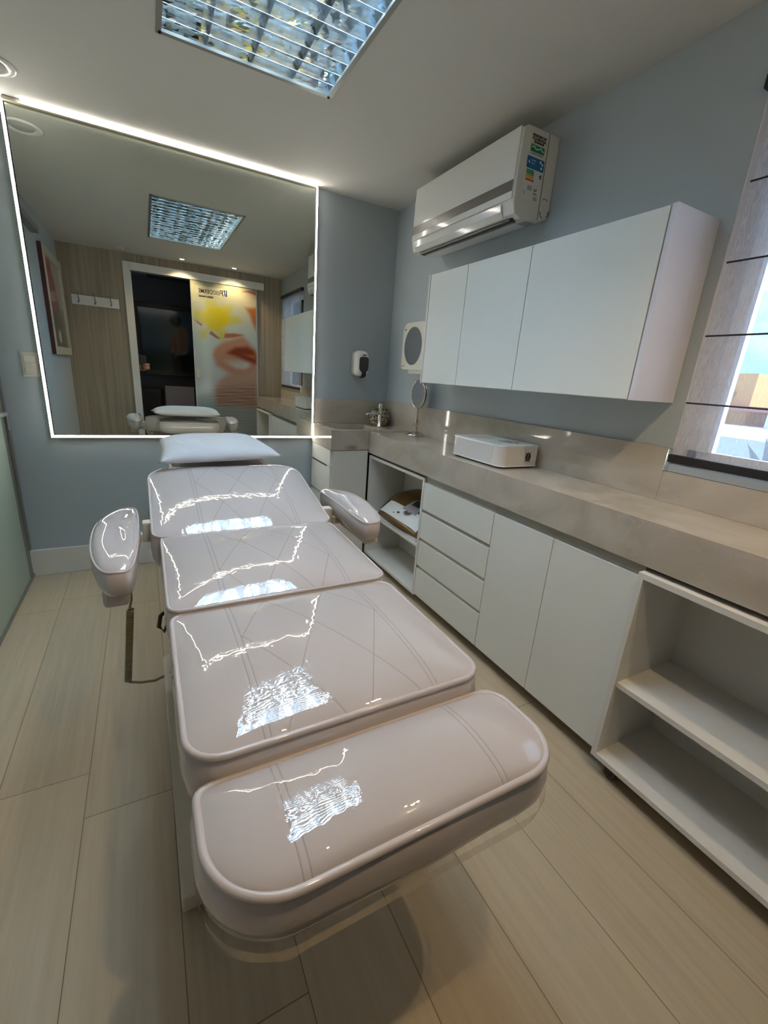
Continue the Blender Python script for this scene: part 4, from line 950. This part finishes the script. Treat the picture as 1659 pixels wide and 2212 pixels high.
bm = bmesh.new(); tube(bm, [(-1.645, -1.80, .60), (-1.665, -1.80, .585), (-1.672, -1.80, .55), (-1.660, -1.80, .53), (-1.648, -1.80, .555)], .006, 8); link('release_lever', bm, M_BLACK, ch, smooth=True)
# metalwork
box('support_frame', -1.56, -1.14, -2.46, -.95, .545, .585, M_FOOT, ch, bevel=.008)
bm = bmesh.new(); prism(bm, [(-1.52, .15), (-1.18, .15), (-1.22, .56), (-1.48, .56)], lambda a, b_, t_: (a, -2.0 + .38 * t_, b_)); link('lift_column', bm, M_FOOT, ch, bevel=.01)
bm = bmesh.new()
poly = [(-2.255, .022), (-2.255, .072), (-2.20, .10), (-1.75, .28), (-1.55, .28), (-1.28, .10), (-1.24, .022)]
prism(bm, poly, lambda a, b_, t_: (-1.672 + .42 * t_, a, b_)); base = link('base', bm, M_FOOT, ch, bevel=.008, seg=3)
for xx in (-1.645, -1.30):
    for yy in (-2.22, -1.30): box('base_foot', xx, xx + .025, yy, yy + .03, 0, .024, M_BLACK, ch)
# loose skirt of clear film round the foot cushion
bm = bmesh.new(); P_ = rrect(-1.646, -1.020, -2.715, -2.50, [.045, .03, .12, .10], 10); random.seed(8); n_ = len(P_)
sel = [i for i in range(n_) if P_[i][1] < -2.505]
U_ = [bm.verts.new((P_[i][0], P_[i][1], .585)) for i in sel]; V_ = [bm.verts.new((XC + (P_[i][0] - XC) * .985, -2.6 + (P_[i][1] + 2.6) * .95, .556 - random.uniform(0, .008))) for i in sel]
for i in range(len(sel) - 1): bm.faces.new((U_[i], U_[i + 1], V_[i + 1], V_[i]))
link('plastic_skirt', bm, M_FILM, ch, smooth=True)

# pillow
def pillow(name, corners, th, m_):
    bm = bmesh.new(); n = 24; c = [Vector(p) for p in corners]; T = []; B_ = []
    for s_, G in ((1, T), (-1, B_)):
        for j in range(n + 1):
            v_ = -1 + 2 * j / n; row_ = []
            for i in range(n + 1):
                u_ = -1 + 2 * i / n
                uu = u_ * (1 - .075 * (1 - abs(u_) ** 2) * 0 - .05 * (1 - v_ * v_) * abs(u_) ** 3); vv2 = v_ * (1 - .06 * (1 - u_ * u_) * abs(v_) ** 3)
                a = (uu + 1) / 2; b_ = (vv2 + 1) / 2
                p = c[0] * (1 - a) * (1 - b_) + c[1] * a * (1 - b_) + c[2] * a * b_ + c[3] * (1 - a) * b_
                h_ = ((1 - u_ ** 4) * (1 - v_ ** 4)) ** .62
                p = p + Vector((0, 0, 1)) * s_ * th * h_ * (1 if s_ > 0 else .5)
                row_.append(bm.verts.new(p))
            G.append(row_)
    for G, fl in ((T, 0), (B_, 1)):
        for j in range(n):
            for i in range(n):
                q_ = (G[j][i], G[j][i + 1], G[j + 1][i + 1], G[j + 1][i]); bm.faces.new(q_ if not fl else q_[::-1])
    bmesh.ops.remove_doubles(bm, verts=bm.verts, dist=1e-5)
    return link(name, bm, m_, None, smooth=True)
pw = pillow('pillow', [(-1.632, -1.125, .897), (-1.098, -1.065, .903), (-1.150, -.62, .925), (-1.612, -.66, .925)], .050, M_PILLOW)
tag(pw, 'white cotton pillow lying on the head end of the treatment bed', 'pillow')

# ---------------------------------------------------------------- corridor contents seen in the mirror
pa = thing('framed_painting', 'dark framed painting of a figure seen from behind in the next room', 'painting', (-1.2, -4.48, 1.5))
boxes('frame', [(-1.72, -1.66, -4.498, -4.46, 1.10, 2.06), (-.72, -.66, -4.498, -4.46, 1.10, 2.06), (-1.66, -.72, -4.498, -4.46, 1.10, 1.16), (-1.66, -.72, -4.498, -4.46, 2.00, 2.06)], mat('dark_wood_frame', (.03, .02, .012), .4), pa)
def fcol(u_, v_):
    c = mixc((.035, .045, .03), (.075, .10, .125), sm(.15, .5, v_))
    def el(cx_, cy_, rx_, ry_): return 1 - sm(.75, 1.1, math.hypot((u_ - cx_) / rx_, (v_ - cy_) / ry_))
    c = mixc(c, (.015, .02, .022), el(.56, .18, .16, .26)); c = mixc(c, (.20, .18, .15), el(.54, .36, .13, .09))
    c = mixc(c, (.24, .15, .10), el(.58, .56, .11, .22)); c = mixc(c, (.20, .06, .05), el(.47, .42, .035, .2)); c = mixc(c, (.012, .01, .01), el(.50, .84, .08, .10))
    return c
art_panel('canvas', 50, 50, lambda u_, v_: (-1.66 + .94 * u_, -4.485, 1.16 + .84 * v_), fcol, pa)
tag(box('lavender_board', -1.405, -1.03, -4.06, -4.04, .50, .965, M_LAPT), 'plain lavender board standing up in the dark next room', 'board')
so = thing('dark_armchair', 'black armchair in the dark next room seen in the mirror', 'armchair', (-1.55, -3.95, 0))
box('seat', -1.86, -1.42, -4.3, -3.8, .12, .45, M_SOFA, so, bevel=.04, seg=3); box('backrest', -1.86, -1.42, -4.42, -4.28, .3, .92, M_SOFA, so, bevel=.05, seg=3)
tag(box('side_table', -1.40, -1.00, -4.25, -3.9, 0, .50, M_SOFA, bevel=.01), 'low black table under the lavender board', 'table')
c2 = thing('corridor_ceiling_light', 'unlit louvred ceiling light in the next room', 'ceiling light', (-1.2, -4.2, H))
boxes('louvre', [(-1.52, -.92, -4.40 + .05 * k, -4.395 + .05 * k, H - .03, H) for k in range(10)] + [(-1.52 + .15 * k, -1.515 + .15 * k, -4.40, -3.95, H - .03, H) for k in range(5)], M_REFL, c2)
light('corridor_glow', 'POINT', (-2.3, -3.9, 2.1), 1.2, (.8, .9, 1.0), shadow_soft_size=.15)

# photographer, standing beyond the doorway with one arm out
pe = thing('person', 'person in a navy shirt holding a phone at the edge of the doorway', 'person', (-2.02, -3.62, 0))
def skinned(name, pts, edges, m_, parent, sub=2):
    me = bpy.data.meshes.new(name); wl = wloc(parent); me.from_pydata([tuple(Vector(p[:3]) - wl) for p in pts], edges, []); me.materials.append(m_)
    o = bpy.data.objects.new(name, me); COL.objects.link(o); o.parent = parent
    md = o.modifiers.new('skin', 'SKIN'); md.use_smooth_shade = True
    for i, p in enumerate(pts):
        r_ = p[3] if isinstance(p[3], tuple) else (p[3], p[3]); me.skin_vertices[0].data[i].radius = r_
        me.skin_vertices[0].data[i].use_root = (i == 0)
    s_ = o.modifiers.new('sub', 'SUBSURF'); s_.levels = s_.render_levels = sub
    return o
px, py = -2.02, -3.62
skinned('body', [(px, py, .95, .13), (px - .09, py, .88, .085), (px - .10, py, .50, .062), (px - .10, py - .02, .09, .042), (px - .10, py + .12, .04, .035), (px + .09, py, .88, .085), (px + .10, py, .50, .062), (px + .10, py - .02, .09, .042), (px + .10, py + .12, .04, .035),
                 (px, py, 1.15, .13), (px, py, 1.38, .14), (px, py, 1.50, .06), (px, py + .01, 1.57, .055), (px, py + .03, 1.68, (.078, .095)), (px, py + .02, 1.76, .06),
                 (px - .18, py, 1.42, .055), (px - .24, py + .02, 1.15, .042), (px - .20, py + .16, .95, .032), (px + .18, py + .02, 1.42, .055), (px + .26, py + .18, 1.22, .042), (px + .345, py + .37, 1.19, .034), (px + .395, py + .455, 1.20, .030)],
        [(0, 1), (1, 2), (2, 3), (3, 4), (0, 5), (5, 6), (6, 7), (7, 8), (0, 9), (9, 10), (10, 11), (11, 12), (12, 13), (13, 14), (10, 15), (15, 16), (16, 17), (10, 18), (18, 19), (19, 20), (20, 21)], M_SKIN, pe)
skinned('shirt', [(px, py, .98, .155), (px, py, 1.15, .15), (px, py, 1.38, .158), (px, py, 1.47, .08), (px - .19, py, 1.43, .075), (px - .24, py + .02, 1.24, .062), (px + .19, py + .02, 1.43, .075), (px + .27, py + .19, 1.30, .060), (px + .32, py + .33, 1.33, .052)],
        [(0, 1), (1, 2), (2, 3), (2, 4), (4, 5), (2, 6), (6, 7), (7, 8)], M_SHIRT, pe, 2)
skinned('trousers', [(px, py, .95, .15), (px - .09, py, .86, .10), (px - .10, py, .50, .078), (px - .10, py - .01, .10, .06), (px + .09, py, .86, .10), (px + .10, py, .50, .078), (px + .10, py - .01, .10, .06)], [(0, 1), (1, 2), (2, 3), (0, 4), (4, 5), (5, 6)], M_TROUS, pe)
skinned('hair', [(px, py + .0, 1.76, .095), (px, py - .05, 1.70, .07)], [(0, 1)], M_HAIR, pe)
bm = bmesh.new()
for k, (dz, l_, r_) in enumerate(((.045, .052, .0085), (.022, .060, .009), (0, .058, .0088), (-.021, .048, .0078))):
    b0 = Vector((px + .41, py + .478, 1.205 + dz * .8)); tube(bm, [b0 + Vector((-.012, -.01, 0)), b0 + Vector((.018, .018, .004)), b0 + Vector((.008, .036, .004)), b0 + Vector((-.022, .040, .002)), b0 + Vector((-l_ * .9, .036, 0))], [r_, r_, r_ * .95, r_ * .85, r_ * .6], 8)
tube(bm, [(px + .385, py + .46, 1.225), (px + .365, py + .485, 1.26), (px + .36, py + .50, 1.285)], [.012, .011, .007], 8)
link('fingers', bm, M_SKIN, pe, smooth=True)
tag(box('smartphone', -1.680, -1.612, -3.118, -3.109, 1.185, 1.345, M_BLACK, bevel=.003), 'black smartphone held up at the doorway edge', 'phone')
